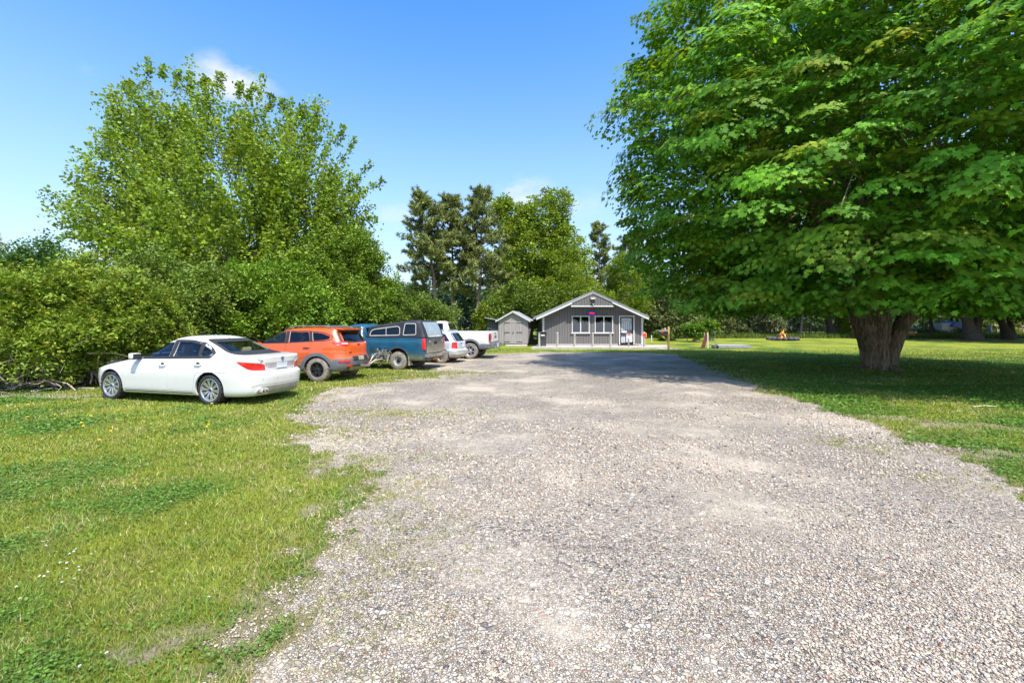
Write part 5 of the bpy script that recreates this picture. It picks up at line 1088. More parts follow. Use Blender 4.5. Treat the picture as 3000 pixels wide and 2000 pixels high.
def ribbon(pj, line, width, name, m, parent, off=.003, closed=False, sgn=1, step=.04, lift=None):
    L = [np.array((u * sgn, v)) for u, v in resample(line, step, closed)]; n = len(L); vs = []; fs = []
    for i in range(n):
        a = L[i - 1] if (i or closed) else L[i]; b = L[(i + 1) % n] if (i < n - 1 or closed) else L[i]; t = b - a; t = t / (np.linalg.norm(t) + 1e-9); nn = np.array((-t[1], t[0])) * width / 2
        p, q = L[i] + nn, L[i] - nn; A, B = pj.pt(*p, off), pj.pt(*q, off); vs += [A, B, A + pj.D * (off + .006), B + pj.D * (off + .006)]
    for i in range(n if closed else n - 1):
        a, b = i * 4, ((i + 1) % n) * 4; fs += [(a, b, b + 1, a + 1), (a, a + 2, b + 2, b), (a + 1, b + 1, b + 3, a + 3)]
    return MB().add(vs, fs).build(name, m, parent, smooth=40)
def wheel(parent, x, y, r, w, side, rimr, style, mt, mr, dark=None, tread=True):
    """wheel = tyre (part mesh) with rim child"""
    o = Vector((x, y, r)); s = side
    prof = [(rimr * .98, -w * .42), (rimr + .012, -w * .49), (r - .035, -w * .5), (r - .008, -w * .42), (r, -w * .28), (r, w * .28), (r - .008, w * .42), (r - .035, w * .5), (rimr + .012, w * .49), (rimr * .98, w * .42)]
    t = MB().lathe(prof, 48, 'y').build('wheel', mt, parent, smooth=40); t.location = o
    # lug pattern
    lg = MB()
    if tread:
        for k in range(44):
            a = 2 * math.pi * k / 44; R = Matrix.Rotation(-a, 3, 'Y'); lg.box(R @ Vector((r - .001, w * .3 * (1 if k % 2 else -1), 0)), (.012, w * .34, .024), R)
        lg.build('tread', mt, t)
    ri = MB(); face = s * w * .44
    def ring_(r0, r1, y0, y1): ri.lathe([(r0, y0), (r1, y1)], 40, 'y')
    ri.lathe([(rimr, -s * w * .40), (rimr, face), (rimr - .012, face + s * .006), (rimr - .028, face - s * .004), (rimr - .035, face - s * .05), (rimr - .045, -s * w * .35)], 40, 'y')
    def spoke(a, w0, w1, r0, r1, d0, d1, th=.02):
        R = Matrix.Rotation(-a, 3, 'Y'); vs = []
        for rr, ww, dd in ((r0, w0, d0), ((r0 + r1) / 2, (w0 * .45 + w1 * .45), (d0 + d1) / 2 + .008), (r1, w1, d1)):
            for sy in (0, 1):
                for sz in (-1, 1): vs.append(R @ Vector((rr, s * (dd - sy * th) + face * 0, sz * ww / 2)))
        fs = []
        for q in (0, 4): fs += [(q, q + 1, q + 5, q + 4), (q + 2, q + 6, q + 7, q + 3), (q, q + 4, q + 6, q + 2), (q + 1, q + 3, q + 7, q + 5)]
        ri.add(vs, fs)
    hw = w * .44
    if style == 'multi':
        for k in range(10):
            a = 2 * math.pi * k / 10 + .1
            for da in (-.085, .085): spoke(a + da * 1.1, .018, .030, .05, rimr - .02, hw - .030, hw - .012, .022)
        ri.lathe([(.0, s * (hw - .012)), (.035, s * (hw - .012)), (.06, s * (hw - .03)), (.07, s * (hw - .07))], 24, 'y')
    elif style == 'split5':
        for k in range(5):
            a = 2 * math.pi * k / 5 + .3
            for da in (-.24, .24): spoke(a + da, .07, .045, .05, rimr - .02, hw - .04, hw - .015, .03)
        ri.lathe([(.0, s * (hw - .02)), (.04, s * (hw - .02)), (.075, s * (hw - .04)), (.09, s * (hw - .08))], 24, 'y')
    elif style == 'spoke6':
        for k in range(6): spoke(2 * math.pi * k / 6 + .2, .085, .06, .04, rimr - .02, hw - .04, hw - .02, .03)
        ri.lathe([(.0, s * (hw - .02)), (.04, s * (hw - .02)), (.07, s * (hw - .04))], 24, 'y')
    elif style == 'steel':
        ri.lathe([(rimr - .03, s * (hw - .045)), (rimr * .72, s * (hw - .06)), (rimr * .60, s * (hw - .03)), (rimr * .42, s * (hw - .05)), (.0, s * (hw - .05))], 32, 'y')
        for k in range(6): a = 2 * math.pi * k / 6; ri.lathe([(0, 0), (.001, 0)], 4, 'y')
    rim = ri.build('rim', mr, t, smooth=35)
    b = MB(); b.lathe([(0, s * .0), (rimr * .78, s * .0), (rimr * .78, -s * .02), (0, -s * .02)], 32, 'y'); b.build('brake_disc', mat('brake', (.12, .115, .11), .5, .6), t)
    if style == 'steel': MB().lathe([(0, s * (hw + .01)), (.045, s * (hw + .01)), (.075, s * (hw - .01)), (.085, s * (hw - .045))], 16, 'y').build('hub_cap', CM['black'], t, smooth=40)
    if style in ('multi',): MB().lathe([(0, s * (hw + .0)), (.03, s * (hw - .002)), (.034, s * (hw - .012))], 16, 'y').build('hub_cap', CM['badge'], t, smooth=40)
    return t
CM = dict(
 white=mat('car_white', (.66, .645, .61), .32, var=.02, coat=.7), orange=mat('car_orange', (.74, .095, .008), .30, var=.05, coat=.9, dirt=(.30, .15, .08), dirt_h=(.45, .95)), teal=mat('truck_teal', (.012, .085, .15), .36, var=.2, vs=3, coat=.4, dirt=(.10, .12, .10), dirt_h=(.35, .75)),
 silver=mat('car_silver', (.52, .58, .62), .35, .35, var=.04, coat=.5, dirt=(.42, .34, .24), dirt_h=(.25, .62)), white2=mat('truck_white', (.72, .71, .68), .35, var=.03, coat=.5, dirt=(.42, .36, .26), dirt_h=(.50, 1.05)),
 clad=mat('grey_cladding', (.13, .145, .155), .6, var=.15, vs=5), black=mat('car_black', (.012, .012, .013), .4), rubber=mat('tyre', (.030, .029, .028), .9, var=.3, bump=.2), rubber_d=mat('tyre_dusty', (.24, .205, .165), .95, var=.35, vs=8, bump=.3, bs=30),
 alloy=mat('alloy', (.62, .63, .65), .25, .8, var=.05), alloy_d=mat('alloy_dark', (.05, .05, .055), .3, .6), chrome=mat('chrome', (.75, .74, .70), .15, .95, var=.05), dull=mat('dull_metal', (.33, .30, .26), .5, .6, var=.3, vs=8), cap=mat('cap_black', (.022, .023, .027), .55, var=.3, vs=4), trim=mat('trim_dark', (.02, .02, .022), .7), seam=mat('panel_seam', (.05, .05, .05), .8),
 red=mat('lamp_red', (.62, .012, .012), .15, coat=1.0, var=.15, vs=30), redb=mat('lamp_red_bright', (.8, .03, .02), .2, coat=1.0), clear=mat('lamp_clear', (.70, .70, .72), .12, .3, coat=1.0), plate=mat('plate_white', (.62, .66, .74), .5, var=.08), steelw=mat('steel_wheel', (.50, .48, .43), .35, .35, var=.2, vs=12), badge=mat('badge_dark', (.02, .03, .06), .3), amber=mat('amber', (.7, .3, .03), .3),
 beige=mat('seat_beige', (.52, .44, .31), .7), seatd=mat('seat_dark', (.03, .03, .035), .8), inner=mat('car_inner', (.02, .02, .022), .9), grey=mat('seal_grey', (.42, .40, .36), .5), gglass=mat('dusty_glass', (.24, .28, .28), .18, coat=.6, var=.15, vs=5), rust=mat('rusty', (.20, .10, .05), .9, var=.5, vs=8), tgate=mat('worn_tailgate', (.055, .07, .065), .5, var=.45, vs=4, coat=.2, dirt=(.28, .24, .18), dirt_h=(.65, 1.25)), grime=mat('grime', (.30, .26, .20), .9, var=.3))
CM['glass'] = glass('car_glass', (.74, .80, .78)); CM['tint'] = glass('car_glass_tinted', (.16, .18, .20))
def place(name, label, rl, a_deg, wb_rear, hw):
    """rear-left tyre's contact point in the world, angle off broadside"""
    a = math.radians(a_deg); rz = math.pi - a; R = Matrix.Rotation(rz, 3, 'Z'); o = Vector(rl) - R @ Vector((wb_rear, hw, 0)); o.z = 0.0
    r = empty(name, (0, 0, 0), rz); r.location = o; tag(r, label, 'car' if 'truck' not in name else 'pickup truck'); return r
def shell_car(root, spec, paint, wins, arches, hollow=.035, doors=(), rearwin=None, frontwin=None, deform=None, inner_top=.9, name='body', glassm='glass', lower_cut=None, nq=22):
    me, bvh = shell_mesh(name, spec, hollow, deform=deform, nq=nq); cut = []
    for (x, z, r) in arches: cut += [cyl_mesh(x, z, r, .45, 1.3), cyl_mesh(x, z, r, -1.3, -.45)]
    for w in wins: cut.append(prism_mesh(w, 'y', -1.4, 1.4))
    if rearwin: cut.append(prism_mesh(rearwin[0], 'x', *rearwin[1]))
    if frontwin: cut.append(prism_mesh(frontwin[0], 'x', *frontwin[1]))
    base = boolean(me, cut) if cut else me
    parts = []
    for dn, poly in doors:
        dm = boolean(base.copy(), [prism_mesh(poly, 'y', .3, 1.4)], 'INTERSECT'); parts.append(dm)
    if doors:
        body = boolean(base, [prism_mesh(grow(p, .006), 'y', .3, 1.4) for _, p in doors])
    else: body = base
    ob = put(name, body, paint, root); ds = [put(dn, dm, paint, root) for (dn, _), dm in zip(doors, parts)]
    return ob, bvh, ds
def grow(poly, d):
    P = [np.array(p, float) for p in poly]; n = len(P); area = sum(P[i][0] * P[(i + 1) % n][1] - P[(i + 1) % n][0] * P[i][1] for i in range(n)); s = 1 if area > 0 else -1; out = []
    for i in range(n):
        a, b, c = P[i - 1], P[i], P[(i + 1) % n]; t1 = (b - a) / np.linalg.norm(b - a); t2 = (c - b) / np.linalg.norm(c - b); n1 = np.array((t1[1], -t1[0])) * s; n2 = np.array((t2[1], -t2[0])) * s; m = n1 + n2; m /= max(.3, np.linalg.norm(m)**2 / 2) ; out.append(tuple(b + m * d))
    return out
def under(root, x0, x1, w, z0, z1, arches):
    mb = MB(); mb.box(((x0 + x1) / 2, 0, (z0 + z1) / 2), (x1 - x0, 2 * w, z1 - z0)); mb.build('underbody', CM['inner'], root)
def seat(mb, x, y, z, h=.62, w=.46):
    mb.box((x, y, z + h * .35), (.14, w, h * .75), Matrix.Rotation(-.25, 3, 'Y')); mb.box((x - .12, y, z + h * .86), (.10, w * .52, .2), Matrix.Rotation(-.2, 3, 'Y'))

# ---------------------------------------------------------------- white sedan
def sedan():
    rl = foot(610, 1187.5); root = place('white_sedan', 'white four-door sedan parked on the grass, nearest of the row, with big many-spoked silver wheels', rl, 15, -1.445, .925)
    spec = [(.175, -2.32, 2.08, .80, 9, 4), (.21, -2.44, 2.18, .87, 9, 3.4), (.30, -2.50, 2.23, .905, 9, 3.2), (.45, -2.535, 2.27, .918, 9, 3.0), (.60, -2.555, 2.275, .925, 9, 2.9), (.665, -2.55, 2.265, .925, 9, 2.9), (.70, -2.50, 2.25, .922, 9, 2.9), (.74, -2.485, 2.19, .918, 8, 2.8), (.80, -2.48, 1.98, .91, 8, 2.8),
            (.86, -2.485, 1.68, .898, 8, 2.8), (.92, -2.495, 1.36, .880, 8, 2.8), (.97, -2.50, 1.05, .862, 8, 2.8), (1.01, -2.505, .90, .845, 8, 2.8), (1.045, -2.49, .82, .832, 8, 2.8), (1.065, -2.30, .78, .822, 7, 2.7), (1.085, -1.98, .72, .812, 6, 2.6), (1.11, -1.84, .655, .795, 6, 2.6), (1.18, -1.66, .49, .757, 6, 2.7), (1.26, -1.45, .30, .718, 6, 2.8), (1.34, -1.21, .10, .675, 6, 2.8),
            (1.39, -1.04, -.04, .635, 6, 2.7), (1.425, -.88, -.17, .575, 5, 2.6), (1.45, -.74, -.28, .47, 4, 2.4), (1.463, -.62, -.36, .33, 3, 2.2), (1.468, -.55, -.42, .15, 2.5, 2)]
    spec = [(z + max(0, (z - 1.1)) * .07, xr - .035 * (z < 1.06), xf, w, p, q) for z, xr, xf, w, p, q in spec]
    wf = rounded([(.70, 1.00), (.30, 1.20), (.02, 1.325), (-.22, 1.352), (-.24, 1.012)], .05); wr = rounded([(-.36, 1.016), (-.34, 1.358), (-.70, 1.355), (-1.02, 1.30), (-1.06, 1.035)], .04); wq = rounded([(-1.115, 1.04), (-1.08, 1.285), (-1.26, 1.21), (-1.40, 1.11), (-1.36, 1.052)], .05)
    A = [(1.445, .335, .385), (-1.445, .335, .385)]
    d1 = [(1.02, .285), (1.06, .50), (.99, .80), (.90, .975), (-.28, 1.0), (-.28, .285)]; d2 = [(-.292, .285), (-.292, 1.0), (-1.36, 1.03), (-1.30, .93), (-1.16, .80), (-1.055, .62), (-1.01, .40), (-.98, .285)]
    body, bvh, ds = shell_car(root, spec, CM['white'], [wf, wr, wq], A, doors=[('door', d1), ('door', d2)], rearwin=([(-.56, 1.125), (.56, 1.125), (.50, 1.365), (-.50, 1.365)], (-2.3, -.9)), frontwin=([(-.62, 1.05), (.62, 1.05), (.52, 1.36), (-.52, 1.36)], (-.2, 1.2)))
    under(root, -2.2, 1.95, .62, .20, .85, A)
    sl, sr, rr, fr = Proj(bvh, SIDE_L), Proj(bvh, SIDE_R), Proj(bvh, REAR), Proj(bvh, FRONT)
    # orientation helpers: u axis sign for each projection
    sgn = lambda pj, ax: 1 if (pj.U.x if ax == 'x' else pj.U.y) > 0 else -1
    for pj in (sl, sr):
        g = sgn(pj, 'x')
        for w in (wf, wr, wq): patch(pj, w, 'window', CM['glass'], root, off=-.012, sgn=g)
        ribbon(pj, rounded([(.76, .985), (.30, 1.215), (.0, 1.345), (-.34, 1.378), (-.72, 1.372), (-1.06, 1.315), (-1.30, 1.21), (-1.45, 1.10), (-1.40, 1.035)], .06), .055, 'window_trim', CM['trim'], root, off=.003, closed=True, sgn=g)
        patch(pj, [(-.245, 1.01), (-.225, 1.365), (-.345, 1.368), (-.355, 1.01)], 'pillar_trim', CM['trim'], root, off=.002, sgn=g); patch(pj, [(-1.045, 1.02), (-.985, 1.365), (-1.11, 1.335), (-1.13, 1.02)], 'pillar_trim', CM['trim'], root, off=.002, sgn=g)
        ribbon(pj, [(1.0, .245), (-.98, .245)], .02, 'sill_seam', CM['seam'], root, off=.001, sgn=g)
        ribbon(pj, [(-1.12, .70), (-1.6, .715), (-2.0, .705), (-2.25, .735)], .008, 'bumper_seam', CM['seam'], root, off=.001, sgn=g)
        patch(pj, rounded([(1.20, .62), (1.28, .62), (1.28, .655), (1.20, .65)], .01), 'side_lamp', CM['trim'], root, off=.004, sgn=g, step=.02)
    patch(rr, rounded([(-.60, 1.115), (.60, 1.115), (.53, 1.375), (-.53, 1.375)], .06), 'rear_window', CM['glass'], root, off=-.010); ribbon(rr, rounded([(-.60, 1.11), (.60, 1.11), (.53, 1.38), (-.53, 1.38)], .06), .07, 'rear_window_trim', CM['trim'], root, off=.003, closed=True)
    patch(fr, rounded([(-.66, 1.04), (.66, 1.04), (.55, 1.37), (-.55, 1.37)], .06), 'windscreen', CM['glass'], root, off=-.010)
    # doors' handles
    for x, z in ((-.13, .835), (-1.13, .865)):
        c = sl.pt(x * sgn(sl, 'x'), z, .0); MB().lathe([(0, -.004), (.045, -.004), (.055, .003), (0, .003)], 18, 'y', (c.x, c.y, c.z + .012)).build('handle_recess', CM['seam'], root); h = MB(); h.tube([(c.x + .10, c.y + .002, c.z), (c.x + .06, c.y + .028, c.z), (c.x - .06, c.y + .028, c.z), (c.x - .10, c.y + .002, c.z)], [.010, .014, .014, .010], 8); h.build('handle', CM['white'], root, smooth=60)
    # mirrors
    for s in (1, -1):
        m = MB(); bm = [( .62, s * .86, .985), (.60, s * .96, 1.0)]; m.box((.60, s * .97, 1.035), (.13, .21, .135)); o = m.build('mirror', CM['white'], root, smooth=50, bevel=.035); MB().box((.528, s * .97, 1.035), (.012, .17, .10)).build('mirror_glass', CM['trim'], o, bevel=.004); MB().bar((.66, s * .80, .985), (.61, s * .90, 1.0), .05, .04).build('mirror_arm', CM['trim'], o); MB().box((.60, s * .965, .972), (.13, .20, .03)).build('mirror_base', CM['trim'], o, bevel=.01)
    # rear lights wrap round the corners
    for s in (1, -1):
        pj = Proj(bvh, (1, -.62 * s, 0)); U = pj.U; g = 1 if U.y * s > 0 else -1       # +u = outboard
        def L(pts): return [(g * u, v) for u, v in pts]
        def cu(x, y): return Vector((x, y * s, 0)).dot(U) * g
        u0 = cu(-2.46, .50); u1 = cu(-2.10, .90)
        patch(pj, L(rounded([(u0 - .06, .745), (u0 - .05, .86), (u0 + .04, .895), (u1 - .05, .945), (u1 - .10, .89), (u1 - .24, .785), (u1 - .36, .745)], .03)), 'tail_light', CM['red'], root, off=.006, thick=.01); patch(pj, L(rounded([(u0 - .04, .872), (u0 + .05, .925), (u1 - .05, .985), (u1 - .06, .955), (u0 + .18, .915), (u0 + .05, .895)], .012)), 'reverse_light', CM['clear'], root, off=.008, thick=.01, step=.03)
    g = sgn(rr, 'y')
    ribbon(rr, [(-.62, 1.03), (-.52, .90), (-.47, .74), (.47, .74), (.52, .90), (.62, 1.03)], .010, 'boot_seam', CM['seam'], root, off=.001)
    patch(rr, rounded([(-.40, .775), (.40, .775), (.46, .90), (-.46, .90)], .03), 'plate_recess', mat('recess_grey', (.36, .34, .33), .5), root, off=.002); patch(rr, [(-.155, .77), (.155, .77), (.155, .89), (-.155, .89)], 'number_plate', CM['plate'], root, off=.016, thick=.01)
    c = rr.pt(0, .985, .006); b = MB(); b.lathe([(0, -.008), (.040, -.008), (.042, .0), (0, .0)], 24, 'x', c); bd = b.build('badge', CM['badge'], root, smooth=40)
    for k, (sy, sz) in enumerate(((1, 1), (-1, -1))): MB().prism([(0, 0)] + [(sy * .026 * math.cos(t), sz * .026 * math.sin(t)) for t in np.linspace(0, math.pi / 2, 6)], 'x', -.012, -.009).build('badge_quarter', mat('badge_blue', (.1, .3, .7), .4), bd).location = c
    MB().lathe([(.027, -.0125), (.030, -.0125)], 24, 'x', c).build('badge_ring', CM['clear'], bd)
    cc = rr.pt(-.52, .955, .004); text('528i', root, tuple(cc), .05, CM['dull'], (math.radians(90), 0, math.radians(-90)))
    # bumper details
    ribbon(rr, [(-.72, .40), (-.60, .44), (.60, .44), (.72, .40)], .014, 'diffuser_edge', mat('edge_grey', (.38, .37, .33), .5), root, off=.003)
    patch(rr, rounded([(-.66, .22), (.66, .22), (.56, .40), (-.56, .40)], .03), 'diffuser', mat('diffuser', (.30, .28, .235), .5, var=.1), root, off=.004)
    for y in (-.55, -.2, .2, .55): c = rr.pt(y, .56, .002); MB().lathe([(0, -.004), (.012, -.004), (.012, .002)], 12, 'x', c).build('parking_sensor', CM['grey'], root)
    ex = MB()
    for y in (.47, .56): ex.lathe([(.036, .0), (.040, -.09), (.032, -.09), (.030, .02), (0, .02)], 18, 'x', (-2.46, y, .285))
    ex.build('exhaust', CM['chrome'], root, smooth=40); ribbon(rr, rounded([(.40 * g, .23), (.42 * g, .35), (.60 * g, .37), (.66 * g, .25)], .05), .03, 'exhaust_surround', CM['white'], root, off=.006)
    af = MB(); af.prism([(-.10, 0), (.05, 0), (-.07, .05)], 'y', -.012, .012); o = af.build('aerial', CM['white'], root, bevel=.004); o.location = (-.98, 0, 1.425)
    hl = Proj(bvh, (-1, -.8, 0)); 
    patch(sl, rounded([(2.02, .60), (1.80, .70), (1.86, .735), (2.10, .66)], .02), 'headlight', CM['clear'], root, off=.004, sgn=sgn(sl, 'x'), step=.03)
    patch(sl, rounded([(1.98, .50), (2.12, .50), (2.12, .53), (1.98, .53)], .01), 'side_marker', CM['amber'], root, off=.004, sgn=sgn(sl, 'x'), step=.03)
    for x in (1.445, -1.445):
        for s in (1, -1): wheel(root, x, s * .79, .328, .245, s, .252, 'multi', CM['rubber'], CM['alloy'])
    st = MB(); 
    for y in (.38, -.38): seat(st, -.10, y, .50, .80)
    st.box((-1.05, 0, .85), (.16, 1.15, .46), Matrix.Rotation(-.3, 3, 'Y'))
    for y in (.36, -.36): st.box((-1.14, y, 1.13), (.10, .26, .15))
    st.build('seats', CM['beige'], root, bevel=.03, smooth=50)
    ins = MB(); ins.box((-.2, 0, .72), (3.6, 1.5, .04)); ins.box((.80, 0, .93), (.35, 1.35, .12)); ins.box((-1.60, 0, 1.045), (.55, 1.2, .03)); ins.build('dashboard', CM['seatd'], root); wh = MB(); wh.tube([(.45 - .06 * math.sin(t), .38 + .17 * math.cos(t), 1.0 + .16 * math.sin(t)) for t in np.linspace(0, 6.283, 20)], .014, 6); wh.build('steering_wheel', CM['seatd'], root)
sedan()

# ---------------------------------------------------------------- orange suv
def suv():
    rl = foot(927, 1119.5); root = place('orange_suv', 'orange suv with grey plastic wheel arches, roof rails and dusty tyres, dented tailgate', rl, 12.5, -1.35, .93)
    spec = [(.30, -2.05, 2.02, .80, 10, 4), (.36, -2.16, 2.14, .88, 9, 3.4), (.48, -2.25, 2.22, .905, 9, 3), (.62, -2.28, 2.25, .92, 9, 2.9), (.68, -2.275, 2.25, .922, 9, 2.9), (.78, -2.235, 2.20, .928, 9, 2.9), (.88, -2.215, 2.12, .928, 9, 2.9), (.96, -2.215, 1.95, .915, 9, 2.8), (1.03, -2.21, 1.62, .905, 9, 2.8), (1.09, -2.20, 1.28, .893, 9, 2.8), (1.14, -2.185, 1.04, .880, 8, 2.8),
            (1.20, -2.16, .93, .860, 8, 2.8), (1.30, -2.10, .72, .822, 8, 2.8), (1.40, -2.03, .50, .785, 8, 2.8), (1.48, -1.97, .32, .752, 8, 2.8), (1.54, -1.94, .15, .72, 8, 2.8), (1.585, -1.95, .02, .68, 7, 2.7), (1.62, -1.92, -.12, .60, 6, 2.6), (1.645, -1.72, -.28, .48, 5, 2.4), (1.66, -1.45, -.45, .34, 4, 2.2), (1.667, -1.2, -.6, .16, 3, 2)]
    wf = rounded([(.86, 1.155), (.40, 1.385), (.10, 1.485), (-.16, 1.515), (-.20, 1.175)], .05); wr = rounded([(-.33, 1.18), (-.29, 1.52), (-.95, 1.515), (-1.06, 1.235)], .05); wq = rounded([(-1.17, 1.25), (-1.08, 1.505), (-1.42, 1.475), (-1.72, 1.38), (-1.70, 1.31), (-1.55, 1.275)], .06)
    A = [(1.35, .37, .45), (-1.35, .37, .45)]; d1 = [(.96, .47), (1.0, .8), (.93, 1.13), (-.24, 1.165), (-.24, .47)]; d2 = [(-.252, .47), (-.252, 1.165), (-1.14, 1.22), (-1.12, 1.0), (-1.0, .82), (-.88, .62), (-.86, .47)]
    body, bvh, ds = shell_car(root, spec, CM['orange'], [wf, wr, wq], A, doors=[('door', d1), ('door', d2)], rearwin=([(-.58, 1.24), (.58, 1.24), (.52, 1.50), (-.52, 1.50)], (-2.5, -1.75)), frontwin=([(-.62, 1.2), (.62, 1.2), (.55, 1.5), (-.55, 1.5)], (.0, 1.3)))
    under(root, -2.05, 1.95, .62, .32, .9, A)
    sl, sr, rr, fr = Proj(bvh, SIDE_L), Proj(bvh, SIDE_R), Proj(bvh, REAR), Proj(bvh, FRONT); sx = lambda pj: 1 if pj.U.x > 0 else -1; sy = lambda pj: 1 if pj.U.y > 0 else -1
    for pj in (sl, sr):
        g = sx(pj)
        patch(pj, wf, 'window', CM['glass'], root, off=-.012, sgn=g)
        for w in (wr, wq): patch(pj, w, 'window', CM['tint'], root, off=-.012, sgn=g)
        ribbon(pj, rounded([(.92, 1.14), (.40, 1.405), (.08, 1.51), (-.3, 1.54), (-.95, 1.54), (-1.45, 1.50), (-1.78, 1.39), (-1.76, 1.29), (-1.55, 1.25)], .06), .03, 'window_trim', CM['trim'], root, off=.003, closed=True, sgn=g)
        patch(pj, [(-.205, 1.17), (-.165, 1.53), (-.285, 1.535), (-.325, 1.175)], 'pillar_trim', CM['trim'], root, off=.002, sgn=g); ribbon(pj, [(-.345, 1.18), (-.30, 1.53)], .012, 'pillar_strip', CM['grey'], root, off=.004, sgn=g)
        patch(pj, [(-1.065, 1.235), (-.96, 1.525), (-1.075, 1.52), (-1.165, 1.24)], 'pillar_trim', CM['trim'], root, off=.002, sgn=g); ribbon(pj, [(-1.165, 1.25), (-1.08, 1.51)], .012, 'pillar_strip', CM['grey'], root, off=.004, sgn=g)
        for ax in (1.35, -1.35):
            arc = [(ax + .50 * math.cos(t), .37 + .47 * math.sin(t)) for t in np.linspace(-.25, math.pi + .25, 22)]; ribbon(pj, arc, .10, 'arch_cladding', CM['clad'], root, off=.022, sgn=g)
        ribbon(pj, [(.88, .42), (-.88, .42)], .15, 'sill_cladding', CM['clad'], root, off=.018, sgn=g)
        patch(pj, rounded([(-1.86, .36), (-1.83, .66), (-1.98, .70), (-2.12, .70), (-2.15, .38)], .04), 'bumper_side', CM['clad'], root, off=.020, sgn=g, thick=.02)
        c = pj.pt(-.98 * g, 1.06, 0); s = 1 if c.y > 0 else -1
        MB().tube([(c.x + .12, c.y, c.z), (c.x + .08, c.y + s * .035, c.z), (c.x - .08, c.y + s * .035, c.z), (c.x - .12, c.y, c.z)], [.012, .017, .017, .012], 8).build('handle', CM['orange'], root, smooth=60); MB().box((c.x, c.y + s * .003, c.z - .005), (.16, .01, .05)).build('handle_recess', CM['seam'], root)
        # roof rail
        rl_ = []
        for t in np.linspace(0, 1, 12): x = .05 - 1.75 * t; q, n_, _, _ = bvh.ray_cast(Vector((x, s * .56, 3)), Vector((0, 0, -1))); rl_.append(Vector((x, s * .56, q.z + .065 * min(1, 6 * t, 6 * (1 - t)))))
        MB().tube(rl_, [.012] + [.020] * 10 + [.012], 8).build('roof_rail', CM['clad'], root, smooth=50)
        m = MB(); m.box((.66, s * .99, 1.13), (.13, .2, .13)); m.build('mirror', CM['orange'], root, bevel=.04, smooth=50)
    # rear face
    patch(rr, rounded([(-.66, 1.215), (.66, 1.215), (.58, 1.53), (-.58, 1.53)], .05), 'rear_window', CM['tint'], root, off=.002, step=.05); ribbon(rr, rounded([(-.66, 1.21), (.66, 1.21), (.58, 1.535), (-.58, 1.535)], .05), .05, 'rear_window_trim', CM['trim'], root, off=.004, closed=True)
    sp = MB(); sp.prism([(-1.78, 1.60), (-2.06, 1.575), (-2.08, 1.595), (-1.78, 1.645)], 'y', -.60, .60); sp.build('spoiler', CM['orange'], root, bevel=.01); ws = sy(rr)
    ribbon(rr, [(-.05, 1.22), (-.35, 1.30)], .02, 'wiper', CM['black'], root, off=.03)
    for s in (1, -1):
        pj = Proj(bvh, (1, -.62 * s, 0)); U = pj.U; g = 1 if U.y * s > 0 else -1; cu = lambda x, y: Vector((x, y * s, 0)).dot(U) * g; u0, u1 = cu(-2.2, .48), cu(-1.95, .90)
        patch(pj, [(g * u, v) for u, v in rounded([(u0, 1.125), (u0 + .03, 1.185), (u0 + .12, 1.215), (u1, 1.22), (u1 + .0, 1.15), (u1 - .08, 1.095), (u0 + .08, 1.095)], .03)], 'tail_light', CM['redb'], root, off=.012, thick=.02)
        patch(pj, [(g * u, v) for u, v in rounded([(u0 + .05, 1.14), (u0 + .26, 1.15), (u0 + .26, 1.18), (u0 + .06, 1.175)], .012)], 'reverse_light', CM['clear'], root, off=.018, thick=.01, step=.03)
        patch(rr, rounded([(s * .52, .60), (s * .80, .60), (s * .80, .655), (s * .52, .655)], .015), 'fog_light', CM['red'], root, off=.03, thick=.02, step=.03)
        patch(rr, rounded([(s * .44, .47), (s * .60, .47), (s * .60, .52), (s * .44, .52)], .02), 'tow_hook', CM['redb'], root, off=.05, thick=.03, step=.03)
    patch(rr, rounded([(-.86, .36), (.86, .36), (.86, .68), (.62, .70), (-.62, .70), (-.86, .68)], .05), 'rear_bumper', CM['clad'], root, off=.022, thick=.03)
    patch(rr, rounded([(-.42, .34), (.42, .34), (.50, .46), (-.50, .46)], .03), 'skid_plate', CM['dull'], root, off=.04, thick=.02); ribbon(rr, [(-.62, .35), (-.52, .48), (.52, .48), (.62, .35)], .025, 'skid_rim', CM['trim'], root, off=.045)
    patch(rr, rounded([(-.40, .62), (.40, .62), (.42, .76), (-.42, .76)], .03), 'plate_recess', CM['trim'], root, off=.026); patch(rr, [(-.15, .635), (.15, .635), (.15, .745), (-.15, .745)], 'number_plate', mat('plate_dusty', (.30, .28, .20), .6, var=.3), root, off=.034, thick=.01)
    ribbon(rr, [(-.60, 1.20), (-.62, 1.08), (-.60, .80), (.60, .80), (.62, 1.08), (.60, 1.20)], .010, 'tailgate_seam', CM['seam'], root, off=.002); ribbon(rr, [(-.5, .985), (.5, .985)], .014, 'crease', CM['rust'], root, off=.001)
    c = rr.pt(.42 * ws, .90, .006); text('Jeep', root, tuple(c), .09, CM['badge'], (math.radians(90), 0, math.radians(-90))); c = rr.pt(0, 1.12, .01); MB().box((c.x, c.y, c.z), (.02, .12, .035)).build('badge', CM['badge'], root, bevel=.006)
    for x in (1.35, -1.35):
        for s in (1, -1): wheel(root, x, s * .80, .372, .25, s, .232, 'split5', CM['rubber_d'], CM['alloy_d'])
    st = MB()
    for y in (.38, -.38): seat(st, -.05, y, .62, .85)
    st.box((-1.0, 0, 1.0), (.16, 1.2, .5), Matrix.Rotation(-.25, 3, 'Y')); st.build('seats', CM['seatd'], root, bevel=.03); ins = MB(); ins.box((-.3, 0, .88), (3.4, 1.5, .04)); ins.box((.85, 0, 1.08), (.35, 1.4, .12)); ins.build('dashboard', CM['seatd'], root)
    return root
SUV = suv()
